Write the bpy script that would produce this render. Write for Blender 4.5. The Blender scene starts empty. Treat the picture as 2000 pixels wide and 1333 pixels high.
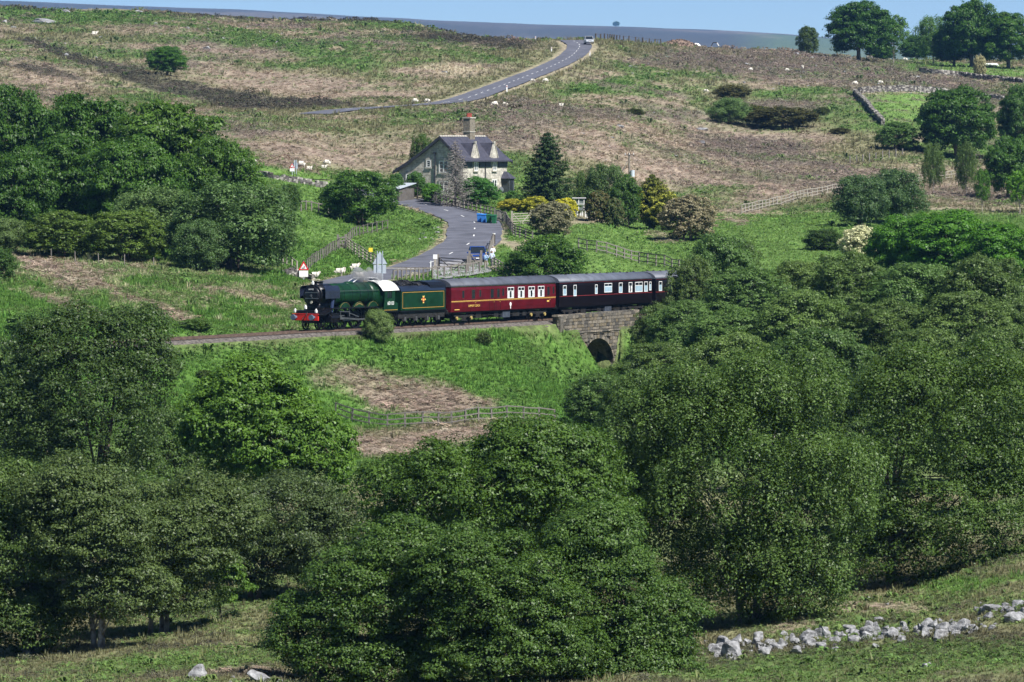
import bpy, bmesh, math, random
import numpy as np
from mathutils import Vector, Matrix

# ------------------------------------------------------------------ camera, sky, sun, exposure
SC = bpy.context.scene
COL = SC.collection
F, CX, CY, EYE, ZC = 9440.0, 1000.0, 666.5, 280.0, 15.4     # focal length in photo pixels, centre, eye row, eye height
PITCH = math.atan((CY - EYE) / F)
cam_data = bpy.data.cameras.new('camera')
cam_data.sensor_width = 36.0
cam_data.lens = 36.0 * F / 2000.0
cam_data.clip_start, cam_data.clip_end = 1.0, 40000.0
cam = bpy.data.objects.new('camera', cam_data)
COL.objects.link(cam)
cam.location = (0, 0, ZC)
cam.rotation_euler = (math.pi / 2 - PITCH, 0, 0)
SC.camera = cam

SUN_AZ = math.radians(134)      # clockwise from +Y: the sun stands to the right, a little behind the camera
SUN_EL = math.radians(50)
world = bpy.data.worlds.new('World')
SC.world = world
world.use_nodes = True
wn, wl = world.node_tree.nodes, world.node_tree.links
wn.clear()
sky = wn.new('ShaderNodeTexSky')
sky.sky_type = 'NISHITA'
sky.sun_disc = False
sky.sun_elevation = SUN_EL
sky.sun_rotation = SUN_AZ
sky.altitude = 5000
sky.air_density, sky.dust_density, sky.ozone_density = 1.0, 0.0, 3.5
bg = wn.new('ShaderNodeBackground')
bg.inputs['Strength'].default_value = 0.06
wo = wn.new('ShaderNodeOutputWorld')
wl.new(sky.outputs[0], bg.inputs[0])
wl.new(bg.outputs[0], wo.inputs[0])

sun_data = bpy.data.lights.new('sun', 'SUN')
sun_data.energy = 5.0
sun_data.angle = math.radians(0.5)
sun_data.color = (1.0, 0.975, 0.93)
sun = bpy.data.objects.new('sun', sun_data)
COL.objects.link(sun)
sdir = Vector((math.sin(SUN_AZ) * math.cos(SUN_EL), math.cos(SUN_AZ) * math.cos(SUN_EL), math.sin(SUN_EL)))
sun.rotation_euler = sdir.to_track_quat('Z', 'Y').to_euler()
sun.location = (60, 300, 200)

vs = SC.view_settings
vs.view_transform = 'Standard'
vs.look = 'None'
vs.exposure = 0.8
vs.gamma = 1.0
cy = SC.cycles
cy.max_bounces = 5
cy.use_adaptive_sampling = True
cy.adaptive_threshold = 0.02
cy.diffuse_bounces = 2
cy.glossy_bounces = 2
cy.transmission_bounces = 3
cy.transparent_max_bounces = 6
cy.volume_bounces = 0
cy.sample_clamp_indirect = 6.0
cy.use_denoising = True
cy.caustics_reflective = cy.caustics_refractive = False

R = math.radians
HAZE = 0.000038
rng = np.random.default_rng(7)
random.seed(7)

# ------------------------------------------------------------------ small numeric helpers
def sl_of(py):                       # downward slope of the sight line through photo row py
    return np.tan(PITCH + np.arctan((np.asarray(py, float) - CY) / F))
def P(px, py, D):                    # world point D metres out, seen at that photo pixel
    fy = math.cos(PITCH) * F - math.sin(PITCH) * (py - CY)
    t = D / fy
    return Vector(((px - CX) * t, D, ZC + t * (-math.sin(PITCH) * F - math.cos(PITCH) * (py - CY))))
def proj(x, y, z):                   # world -> photo pixel (numpy friendly)
    dz = z - ZC
    fwd = y * math.cos(PITCH) - dz * math.sin(PITCH)
    up = y * math.sin(PITCH) + dz * math.cos(PITCH)
    return CX + F * x / fwd, CY - F * up / fwd
def sstep(a, b, x):
    t = np.clip((np.asarray(x, float) - a) / (b - a), 0, 1)
    return t * t * (3 - 2 * t)
def pchip(xs, ys, xq):
    xs, ys, xq = np.asarray(xs, float), np.asarray(ys, float), np.asarray(xq, float)
    if ys.ndim == 1: ys = ys[:, None]
    h = np.diff(xs)[:, None]; d = np.diff(ys, axis=0) / h
    m = np.zeros_like(ys); m[0], m[-1] = d[0], d[-1]
    if len(xs) > 2:
        w1 = 2 * h[1:] + h[:-1]; w2 = h[1:] + 2 * h[:-1]
        ok = d[:-1] * d[1:] > 0
        with np.errstate(divide='ignore', invalid='ignore'):
            hm = (w1 + w2) / (w1 / d[:-1] + w2 / d[1:])
        m[1:-1] = np.where(ok, hm, 0)
    i = np.clip(np.searchsorted(xs, xq) - 1, 0, len(xs) - 2)
    t = np.clip((xq - xs[i]) / (xs[i + 1] - xs[i]), 0, 1)[:, None]; hh = h[i]
    return ((1 + 2 * t) * (1 - t) ** 2) * ys[i] + t * (1 - t) ** 2 * hh * m[i] + t * t * (3 - 2 * t) * ys[i + 1] + t * t * (t - 1) * hh * m[i + 1]
_perm = np.random.default_rng(3).random((256, 256))
def vnoise(x, y):
    xi, yi = np.floor(x).astype(int), np.floor(y).astype(int)
    u, v = x - xi, y - yi
    u, v = u * u * (3 - 2 * u), v * v * (3 - 2 * v)
    g = lambda a, b: _perm[a & 255, b & 255]
    return (g(xi, yi) * (1 - u) + g(xi + 1, yi) * u) * (1 - v) + (g(xi, yi + 1) * (1 - u) + g(xi + 1, yi + 1) * u) * v
def fbm(x, y, o=4):
    s, a, t = 0, 0.5, 0
    for k in range(o):
        s = s + a * vnoise(x * 2 ** k + 17.3 * k, y * 2 ** k + 9.1 * k); t += a; a *= 0.5
    return s / t

# ------------------------------------------------------------------ the railway line (plan)
_S = np.arange(-90, 170, 0.5)
_TH = np.radians(np.interp(_S, [-90, -30, 8, 40, 80, 170], [39, 37, 29.8, 27.2, 26, 25]))
_i0 = int(np.argmin(abs(_S)))
_X = np.concatenate([[0], np.cumsum(0.5 * np.sin((_TH[1:] + _TH[:-1]) / 2))])
_Y = np.concatenate([[0], np.cumsum(0.5 * np.cos((_TH[1:] + _TH[:-1]) / 2))])
_X = _X - _X[_i0] - 17.35
_Y = _Y - _Y[_i0] + 397.0
def rail_z(s): return np.where(np.asarray(s) > 0, -0.0075 * np.asarray(s, float), 0.0)
def track(s):                        # x, y, heading from +Y
    return float(np.interp(s, _S, _X)), float(np.interp(s, _S, _Y)), float(np.interp(s, _S, _TH))
def track_pt(s, off, dz):            # off > 0 lies towards the camera
    x, y, th = track(s)
    return Vector((x + math.cos(th) * off, y - math.sin(th) * off, float(rail_z(s)) + dz))
def to_track(x, y):                  # nearest s and signed offset, for arrays
    x, y = np.asarray(x, float).ravel(), np.asarray(y, float).ravel()
    best = np.full(x.shape, 1e9); bi = np.zeros(x.shape, int)
    for i in range(0, len(_S), 4):
        d = (x - _X[i]) ** 2 + (y - _Y[i]) ** 2
        m = d < best; best[m] = d[m]; bi[m] = i
    th = _TH[bi]
    ds = (x - _X[bi]) * np.sin(th) + (y - _Y[bi]) * np.cos(th)
    off = (x - _X[bi]) * np.cos(th) - (y - _Y[bi]) * np.sin(th)
    return _S[bi] + ds, off
def s_at_px(px, off=0.0):
    best = None
    for s in np.arange(-60, 150, 0.25):
        p = track_pt(s, off, 0)
        e = abs(proj(p.x, p.y, p.z)[0] - px)
        if best is None or e < best[0]: best = (e, s)
    return best[1]
BR_OFF = 2.75                                        # near face of the bridge, metres from the track centre
S_ARCH = s_at_px(1168, BR_OFF)
S_BR0, S_BR1 = s_at_px(1089, BR_OFF), s_at_px(1238, BR_OFF)
ARCH_R = 3.2
RISE = .72

# ------------------------------------------------------------------ terrain: for each azimuth, photo row of the ground against distance
_near = [(20, 2000), (60, 1600), (120, 1460)]
_cols = {
 -300: _near + [(170, 1400), (205, 1350), (228, 1310), (260, 1200), (300, 1063), (335, 860), (360, 700), (380, 660), (420, 560), (455, 505), (520, 440), (600, 330), (700, 235), (800, 175), (1000, 85), (1150, 28), (1250, 14), (1600, 25), (3000, 110), (6000, 95), (12000, -6), (16000, 60), (22000, 75)],
 0: _near + [(170, 1400), (205, 1350), (226, 1308), (260, 1200), (300, 1063), (340, 846), (366, 690), (385, 652), (420, 562), (455, 505), (520, 440), (600, 330), (700, 235), (800, 175), (1000, 85), (1150, 30), (1250, 16), (1600, 25), (3000, 110), (6000, 95), (12000, -1), (16000, 60), (22000, 75)],
 250: _near + [(170, 1395), (205, 1345), (226, 1285), (236, 1255), (260, 1180), (300, 1040), (340, 850), (375, 680), (392, 642), (430, 552), (452, 520), (520, 445), (600, 345), (700, 250), (800, 190), (900, 137), (1000, 88), (1150, 40), (1300, 24), (1600, 27), (3000, 110), (6000, 95), (12000, 14), (16000, 60), (22000, 75)],
 500: _near + [(170, 1390), (205, 1330), (240, 1212), (270, 1090), (300, 990), (335, 890), (358, 835), (392, 662), (408, 628), (440, 560), (465, 524), (500, 470), (560, 390), (600, 343), (650, 290), (700, 250), (760, 220), (850, 180), (950, 125), (1050, 80), (1200, 42), (1480, 36), (1700, 42), (3000, 115), (6000, 100), (12000, 24), (16000, 60), (22000, 75)],
 750: _near + [(170, 1400), (205, 1365), (240, 1220), (280, 1060), (315, 950), (345, 895), (372, 828), (388, 745), (408, 645), (425, 615), (470, 553), (500, 520), (540, 460), (600, 400), (650, 335), (700, 268), (740, 232), (780, 211), (850, 170), (950, 120), (1050, 76), (1150, 53), (1300, 44), (1600, 55), (3000, 125), (6000, 110), (12000, 35), (16000, 65), (22000, 75)],
 1000: _near + [(170, 1390), (207, 1335), (240, 1200), (280, 1040), (310, 945), (350, 870), (373, 822), (405, 705), (424, 640), (440, 612), (470, 572), (492, 528), (505, 512), (540, 462), (560, 440), (610, 387), (650, 335), (700, 270), (740, 232), (800, 197), (900, 152), (1000, 107), (1090, 82), (1300, 96), (1600, 110), (3000, 145), (6000, 130), (12000, 44), (16000, 74), (22000, 75)],
 1095: _near + [(170, 1390), (210, 1320), (240, 1200), (275, 1075), (310, 950), (350, 862), (376, 826), (400, 775), (420, 748), (440, 716), (460, 660), (480, 600), (500, 535), (530, 488), (560, 450), (610, 402), (650, 355), (700, 286), (750, 243), (805, 207), (900, 160), (1000, 112), (1092, 79), (1300, 94), (1600, 109), (3000, 145), (6000, 130), (12000, 48), (16000, 80), (22000, 75)],
 1175: _near + [(170, 1390), (212, 1310), (240, 1200), (275, 1075), (310, 955), (350, 855), (400, 762), (440, 716), (470, 655), (500, 560), (530, 490), (560, 458), (610, 412), (650, 372), (700, 300), (750, 252), (810, 215), (900, 170), (1000, 118), (1095, 79), (1300, 92), (1600, 108), (3000, 145), (6000, 130), (12000, 51), (16000, 81), (22000, 75)],
 1250: _near + [(170, 1390), (215, 1290), (240, 1195), (270, 1090), (310, 960), (350, 850), (400, 750), (440, 700), (480, 612), (520, 530), (560, 480), (600, 440), (645, 412), (700, 335), (760, 270), (820, 230), (900, 182), (1000, 128), (1085, 98), (1150, 84), (1350, 97), (1600, 112), (3000, 150), (6000, 135), (12000, 54), (16000, 84), (22000, 75)],
 1500: _near + [(170, 1390), (200, 1330), (216, 1265), (231, 1208), (260, 1100), (310, 970), (350, 860), (400, 745), (450, 640), (500, 560), (540, 500), (600, 440), (645, 414), (700, 375), (760, 330), (820, 280), (900, 212), (1000, 150), (1100, 112), (1200, 97), (1400, 112), (2000, 130), (3000, 160), (6000, 145), (12000, 66), (16000, 96), (22000, 75)],
 1750: _near + [(170, 1385), (200, 1310), (222, 1222), (246, 1140), (270, 1060), (310, 960), (350, 860), (400, 742), (450, 640), (520, 530), (600, 442), (650, 402), (700, 380), (745, 356), (785, 312), (845, 250), (900, 213), (960, 180), (1050, 149), (1150, 127), (1230, 118), (1500, 132), (3000, 175), (6000, 160), (12000, 88), (16000, 118), (22000, 75)],
 2000: _near + [(170, 1375), (195, 1275), (213, 1180), (235, 1100), (270, 1030), (310, 940), (350, 840), (400, 732), (460, 622), (520, 540), (600, 452), (660, 412), (700, 390), (760, 356), (820, 320), (880, 270), (940, 218), (1000, 190), (1080, 160), (1180, 135), (1260, 126), (1500, 140), (3000, 180), (6000, 165), (12000, 105), (16000, 135), (22000, 75)],
 2300: _near + [(170, 1360), (195, 1260), (213, 1160), (235, 1080), (270, 1020), (310, 930), (350, 835), (400, 730), (460, 622), (520, 540), (600, 452), (660, 412), (700, 390), (760, 356), (820, 320), (880, 270), (940, 218), (1000, 190), (1080, 160), (1180, 135), (1260, 126), (1500, 140), (3000, 180), (6000, 165), (12000, 105), (16000, 135), (22000, 75)],
}
ROWS = np.concatenate([np.linspace(18, 186, 22), np.arange(190, 480, 1.0), np.arange(480, 670, 1.6), np.arange(672, 1320, 4.0), np.geomspace(1330, 13500, 80)])
COLS = np.arange(-260, 2261, 8.0)
def base_py(cols, rows):
    ks = sorted(_cols)
    tab = []
    for k in ks:
        d, v = zip(*_cols[k])
        tab.append(pchip(np.log(d), v, np.log(np.clip(rows, d[0], d[-1])))[:, 0])
    tab = np.array(tab)                              # columns x rows
    return pchip(ks, tab, cols)
PYT = base_py(COLS, ROWS)
AC = (COLS - CX) / F                                 # x / y of each column
GX = AC[:, None] * ROWS[None, :]
GY = np.repeat(ROWS[None, :], len(COLS), 0)
GZ = ZC - sl_of(PYT) * GY
def gz(x, y):
    x, y = np.asarray(x, float), np.asarray(y, float)
    c = np.clip(((x / np.maximum(y, 1)) * F + CX - COLS[0]) / 8.0, 0, len(COLS) - 1.001)
    r = np.clip(np.interp(y, ROWS, np.arange(len(ROWS))), 0, len(ROWS) - 1.001)
    i, j = c.astype(int), r.astype(int); u, v = c - i, r - j
    return (GZ[i, j] * (1 - u) + GZ[i + 1, j] * u) * (1 - v) + (GZ[i, j + 1] * (1 - u) + GZ[i + 1, j + 1] * u) * v
def hit(px, py, d0=190.0, d1=1320.0):                # first ground point seen at that pixel, between two distances
    ds = np.arange(d0, d1, 0.5)
    x = (px - CX) / F * ds
    g = gz(x, ds)
    row = proj(x, ds, g)[1]
    k = np.argmax(row <= py) if (row <= py).any() else int(np.argmin(abs(row - py)))
    return Vector((float(x[k]), float(ds[k]), float(g[k])))
def smooth_line(pts, step):
    pts = [Vector(p) for p in pts]
    t = np.concatenate([[0], np.cumsum([(pts[i + 1] - pts[i]).length for i in range(len(pts) - 1)])])
    n = max(2, int(t[-1] / step) + 1)
    q = pchip(t, np.array([p[:] for p in pts]), np.linspace(0, t[-1], n))
    for _ in range(3): q[1:-1] = (q[:-2] + 2 * q[1:-1] + q[2:]) / 4
    return q
# the lane: near the train, round the bend past the house, then up over the moor
ROAD_A = smooth_line([hit(*p) for p in [(655, 580, 412, 520), (672, 562, 416, 520), (700, 549, 420, 520), (735, 541, 428, 520), (806, 527, 440, 540), (880, 498, 450, 560), (925, 468, 480, 580), (928, 440, 480, 600), (885, 418, 500, 640), (830, 402, 500, 660), (770, 388, 520, 660), (700, 372, 540, 680), (600, 352, 560, 700)]], 1.2)
ROAD_B = smooth_line([hit(*p) for p in [(612, 225, 640, 800), (650, 219, 660, 840), (740, 211, 680, 880), (800, 208.5, 700, 900), (870, 203, 720, 950), (950, 180, 740, 1000), (1030, 150, 780, 1050), (1085, 128, 800, 1080), (1122, 106, 850, 1085), (1132, 90, 950, 1090), (1115, 80, 1000, 1090)]] , 3.0)
ROAD_A[:, 2] = gz(ROAD_A[:, 0], ROAD_A[:, 1]); ROAD_B[:, 2] = gz(ROAD_B[:, 0], ROAD_B[:, 1])
def smooth1(v, n):
    v = v.copy()
    for _ in range(n): v[1:-1] = (v[:-2] + 2 * v[1:-1] + v[2:]) / 4
    return v
ROAD_A[:, 2] = smooth1(ROAD_A[:, 2], 40); ROAD_B[:, 2] = smooth1(ROAD_B[:, 2], 10)
PATH = smooth_line([hit(*p) for p in [(1100, 437, 500, 700), (1135, 433, 500, 700), (1250, 424, 500, 720), (1400, 418, 520, 720), (1520, 417, 540, 720), (1640, 412, 560, 740), (1760, 408, 560, 740), (1850, 406, 560, 760), (2060, 400, 560, 780)]], 2.0)
PATH2 = smooth_line([hit(*p) for p in [(962, 474, 480, 580), (985, 474, 480, 580), (1012, 480, 480, 580), (1030, 492, 480, 580)]], 1.0)
# relief, then the bed of the lane, the railway bank and the beck under the bridge
def line_dist(x, y, line):
    best = np.full(x.shape, 1e9); zz = np.zeros(x.shape)
    for p in line:
        d = (x - p[0]) ** 2 + (y - p[1]) ** 2
        m = d < best; best[m] = d[m]; zz[m] = p[2]
    return np.sqrt(best), zz
_x, _y = GX.ravel(), GY.ravel()
dA, zA = line_dist(_x, _y, ROAD_A); dB, zB = line_dist(_x, _y, ROAD_B)
HOUSE = hit(862, 379, 560, 680)
dH = np.hypot(_x - HOUSE.x - 2, _y - HOUSE.y - 5)
amp = np.interp(_y, [0, 200, 300, 450, 620, 750, 1100, 1400, 4000, 12000], [0.1, 0.3, 0.5, 0.35, 0.45, 1.1, 1.4, 1.5, 6.0, 14.0])
wave = np.interp(_y, [0, 300, 700, 1300, 4000, 12000], [5, 8, 18, 30, 260, 800])
ns = fbm(_x / wave, _y / (wave * 1.6), 4) - 0.5
small = (fbm(_x / 1.7 + 40, _y / 1.9, 3) - 0.5) * np.interp(_y, [150, 250, 450, 700, 1300], [0.3, 0.35, 0.4, 0.35, 0.1])
z = GZ.ravel().copy()
keep = sstep(4, 12, dA) * sstep(4, 14, dB) * sstep(9, 18, dH)
z = z + (ns * amp * 1.6 + small) * (0.05 + 0.95 * keep)
z = np.where(dA < 14, z + (zA - z) * (1 - sstep(3.6, 7, dA)), z)
z = np.where(dB < 20, z + (zB - z) * (1 - sstep(4, 9, dB)), z)
z = np.where(dH < 20, z + (HOUSE.z - z) * (1 - sstep(8, 16, dH)), z)
_s, _o = to_track(_x, _y)
near_tr = (abs(_o) < 60) & (_s > -89) & (_s < 169) & (_y < 520)
bed = rail_z(_s) - 0.42
ao = abs(_o)
gap = (_s > S_ARCH - ARCH_R - 0.3) & (_s < S_ARCH + ARCH_R + 0.3)
cone = np.where(_s > S_ARCH, np.maximum(0, S_ARCH + ARCH_R + 0.6 - _s), np.maximum(0, _s - (S_ARCH - ARCH_R - 0.6)))
ex = np.maximum(ao - 2.6, 0)
steep = 0.44 + 0.7 * sstep(S_ARCH - 40, S_ARCH - 16, _s) * (_s < S_ARCH + 12)
steep = steep + 0.7 * sstep(S_ARCH - 15, S_ARCH - 5, _s) * (_s < S_ARCH + 12) * (_o > 0)
ed = np.where((ao > 2.6), np.hypot(ex * steep, cone * 1.5), 0)
emb = bed - ed + np.where(ao > 2.9, small * 0.8, 0)
cut = bed + np.maximum(ao - 3.4, 0) * 0.5
inarch = gap & (ao < 4.4)
z2 = np.where(inarch, np.minimum(z, -5.4), np.minimum(np.maximum(z, emb), np.where(_o < 0, cut, 99)))
z2 = np.where((_o > 0) & (ao < 4) & ~inarch, np.minimum(z2, cut), z2)
z = np.where(near_tr, z2, z)
GZ = z.reshape(GX.shape)
PXG, PYG = proj(GX, GY, GZ)

# ------------------------------------------------------------------ materials
MATS = {}
def mat(name, col, rough=0.8, var=0.25, scale=3.0, bump=0.0, metal=0.0, spec=0.3, col2=None, coords='Object', bscale=None):
    if name in MATS: return MATS[name]
    m = bpy.data.materials.new(name); m.use_nodes = True
    nt = m.node_tree; n, l = nt.nodes, nt.links
    b = n['Principled BSDF']
    b.inputs['Roughness'].default_value = rough
    b.inputs['Metallic'].default_value = metal
    b.inputs['Specular IOR Level'].default_value = spec
    tc = n.new('ShaderNodeTexCoord')
    if var > 0 or col2:
        no = n.new('ShaderNodeTexNoise'); no.inputs['Scale'].default_value = scale; no.inputs['Detail'].default_value = 5
        l.new(tc.outputs[coords], no.inputs['Vector'])
        mx = n.new('ShaderNodeMix'); mx.data_type = 'RGBA'
        c2 = col2 or tuple(max(0, c * (1 + var)) for c in col)
        c1 = col if col2 else tuple(c * (1 - var) for c in col)
        mx.inputs[6].default_value = (*c1, 1); mx.inputs[7].default_value = (*c2, 1)
        rp = n.new('ShaderNodeMapRange'); rp.inputs[1].default_value = 0.3; rp.inputs[2].default_value = 0.7
        l.new(no.outputs[0], rp.inputs[0]); l.new(rp.outputs[0], mx.inputs[0])
        l.new(mx.outputs[2], b.inputs['Base Color'])
    else:
        b.inputs['Base Color'].default_value = (*col, 1)
    if bump > 0:
        nb = n.new('ShaderNodeTexNoise'); nb.inputs['Scale'].default_value = bscale or scale * 3; nb.inputs['Detail'].default_value = 4
        l.new(tc.outputs[coords], nb.inputs['Vector'])
        bp = n.new('ShaderNodeBump'); bp.inputs['Strength'].default_value = bump; bp.inputs['Distance'].default_value = 0.05
        l.new(nb.outputs[0], bp.inputs['Height']); l.new(bp.outputs[0], b.inputs['Normal'])
    MATS[name] = m
    return m

# ------------------------------------------------------------------ mesh helpers
class MB:
    def __init__(s): s.v, s.f = [], []
    def add(s, vs, fs):
        o = len(s.v); s.v += [tuple(v) for v in vs]; s.f += [tuple(i + o for i in f) for f in fs]; return s
    def box(s, c, d, M=None):
        x, y, z = [a / 2 for a in d]
        vs = [Vector((sx * x, sy * y, sz * z)) for sx in (-1, 1) for sy in (-1, 1) for sz in (-1, 1)]
        vs = [(M @ v if M else v) + Vector(c) for v in vs]
        return s.add(vs, [(0, 1, 3, 2), (4, 6, 7, 5), (0, 4, 5, 1), (2, 3, 7, 6), (0, 2, 6, 4), (1, 5, 7, 3)])
    def bar(s, a, b, w, h=None):                     # box beam between two points
        a, b = Vector(a), Vector(b); d = b - a; h = h or w
        q = d.to_track_quat('X', 'Z').to_matrix()
        return s.box((a + b) / 2, (d.length, w, h), q)
    def cyl(s, a, b, r, r2=None, n=12, cap=True):
        a, b = Vector(a), Vector(b); r2 = r if r2 is None else r2
        q = (b - a).to_track_quat('Z', 'Y').to_matrix()
        ring = [Vector((math.cos(2 * math.pi * k / n), math.sin(2 * math.pi * k / n), 0)) for k in range(n)]
        vs = [a + q @ (v * r) for v in ring] + [b + q @ (v * r2) for v in ring]
        fs = [(k, (k + 1) % n, n + (k + 1) % n, n + k) for k in range(n)]
        if cap: fs += [tuple(range(n - 1, -1, -1)), tuple(range(n, 2 * n))]
        return s.add(vs, fs)
    def tube(s, pts, rad, n=6):
        pts = [Vector(p) for p in pts]
        rad = rad if hasattr(rad, '__len__') else [rad] * len(pts)
        o = len(s.v)
        for i, p in enumerate(pts):
            d = (pts[min(i + 1, len(pts) - 1)] - pts[max(i - 1, 0)])
            q = d.to_track_quat('Z', 'Y').to_matrix()
            for k in range(n):
                t = 2 * math.pi * k / n
                s.v.append(tuple(p + q @ Vector((math.cos(t) * rad[i], math.sin(t) * rad[i], 0))))
        for i in range(len(pts) - 1):
            for k in range(n):
                s.f.append((o + i * n + k, o + i * n + (k + 1) % n, o + (i + 1) * n + (k + 1) % n, o + (i + 1) * n + k))
        s.f.append(tuple(o + (len(pts) - 1) * n + k for k in range(n)))
        s.f.append(tuple(o + n - 1 - k for k in range(n)))
        return s
    def prism(s, poly, a, b, axis='y'):              # polygon in the plane across the axis, extruded from a to b
        n = len(poly)
        mk = {'y': lambda p, t: (p[0], t, p[1]), 'x': lambda p, t: (t, p[0], p[1]), 'z': lambda p, t: (p[0], p[1], t)}[axis]
        vs = [mk(p, a) for p in poly] + [mk(p, b) for p in poly]
        return s.add(vs, [tuple(range(n)), tuple(range(2 * n - 1, n - 1, -1))] + [(k, k + n, (k + 1) % n + n, (k + 1) % n) for k in range(n)])
    def loft(s, rings, close=True, cap=True):
        o = len(s.v); n = len(rings[0])
        for r in rings: s.v += [tuple(p) for p in r]
        for i in range(len(rings) - 1):
            for k in range(n if close else n - 1):
                s.f.append((o + i * n + k, o + i * n + (k + 1) % n, o + (i + 1) * n + (k + 1) % n, o + (i + 1) * n + k))
        if cap:
            s.f.append(tuple(o + k for k in range(n - 1, -1, -1))); s.f.append(tuple(o + (len(rings) - 1) * n + k for k in range(n)))
        return s
    def mesh(s, name, m=None, smooth=False, fix=True):
        me = bpy.data.meshes.new(name); me.from_pydata(s.v, [], s.f)
        if fix:
            bm = bmesh.new(); bm.from_mesh(me); bmesh.ops.recalc_face_normals(bm, faces=bm.faces); bm.to_mesh(me); bm.free()
        if m: me.materials.append(m)
        if smooth: me.polygons.foreach_set('use_smooth', [True] * len(me.polygons))
        return me
    def build(s, name, m=None, parent=None, smooth=False, bevel=0):
        o = link(name, s.mesh(name, m, smooth), parent)
        if bevel:
            b = o.modifiers.new('bevel', 'BEVEL'); b.width = bevel; b.segments = 2; b.limit_method = 'ANGLE'; b.angle_limit = R(40)
        return o
def link(name, data, parent=None, loc=None, rz=None):
    o = bpy.data.objects.new(name, data); COL.objects.link(o)
    if parent: o.parent = parent
    if loc is not None: o.location = loc
    if rz is not None: o.rotation_euler = (0, 0, rz)
    return o
def tag(o, label=None, cat=None, group=None, kind=None):
    for k, v in (('label', label), ('category', cat), ('group', group), ('kind', kind)):
        if v: o[k] = v
    return o
def thing(name, label, cat, loc=(0, 0, 0), rz=0, group=None):
    return tag(link(name, None, None, loc, rz), label, cat, group)
def np_mesh(name, verts, faces, k=3, m=None, smooth=False):
    me = bpy.data.meshes.new(name)
    verts = np.ascontiguousarray(verts, np.float32); faces = np.ascontiguousarray(faces, np.int32)
    me.vertices.add(len(verts)); me.vertices.foreach_set('co', verts.ravel())
    me.loops.add(faces.size); me.loops.foreach_set('vertex_index', faces.ravel())
    me.polygons.add(len(faces)); me.polygons.foreach_set('loop_start', np.arange(0, faces.size, k, dtype=np.int32))
    me.update(calc_edges=True)
    if smooth: me.polygons.foreach_set('use_smooth', np.ones(len(faces), bool))
    if m: me.materials.append(m)
    return me

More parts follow.
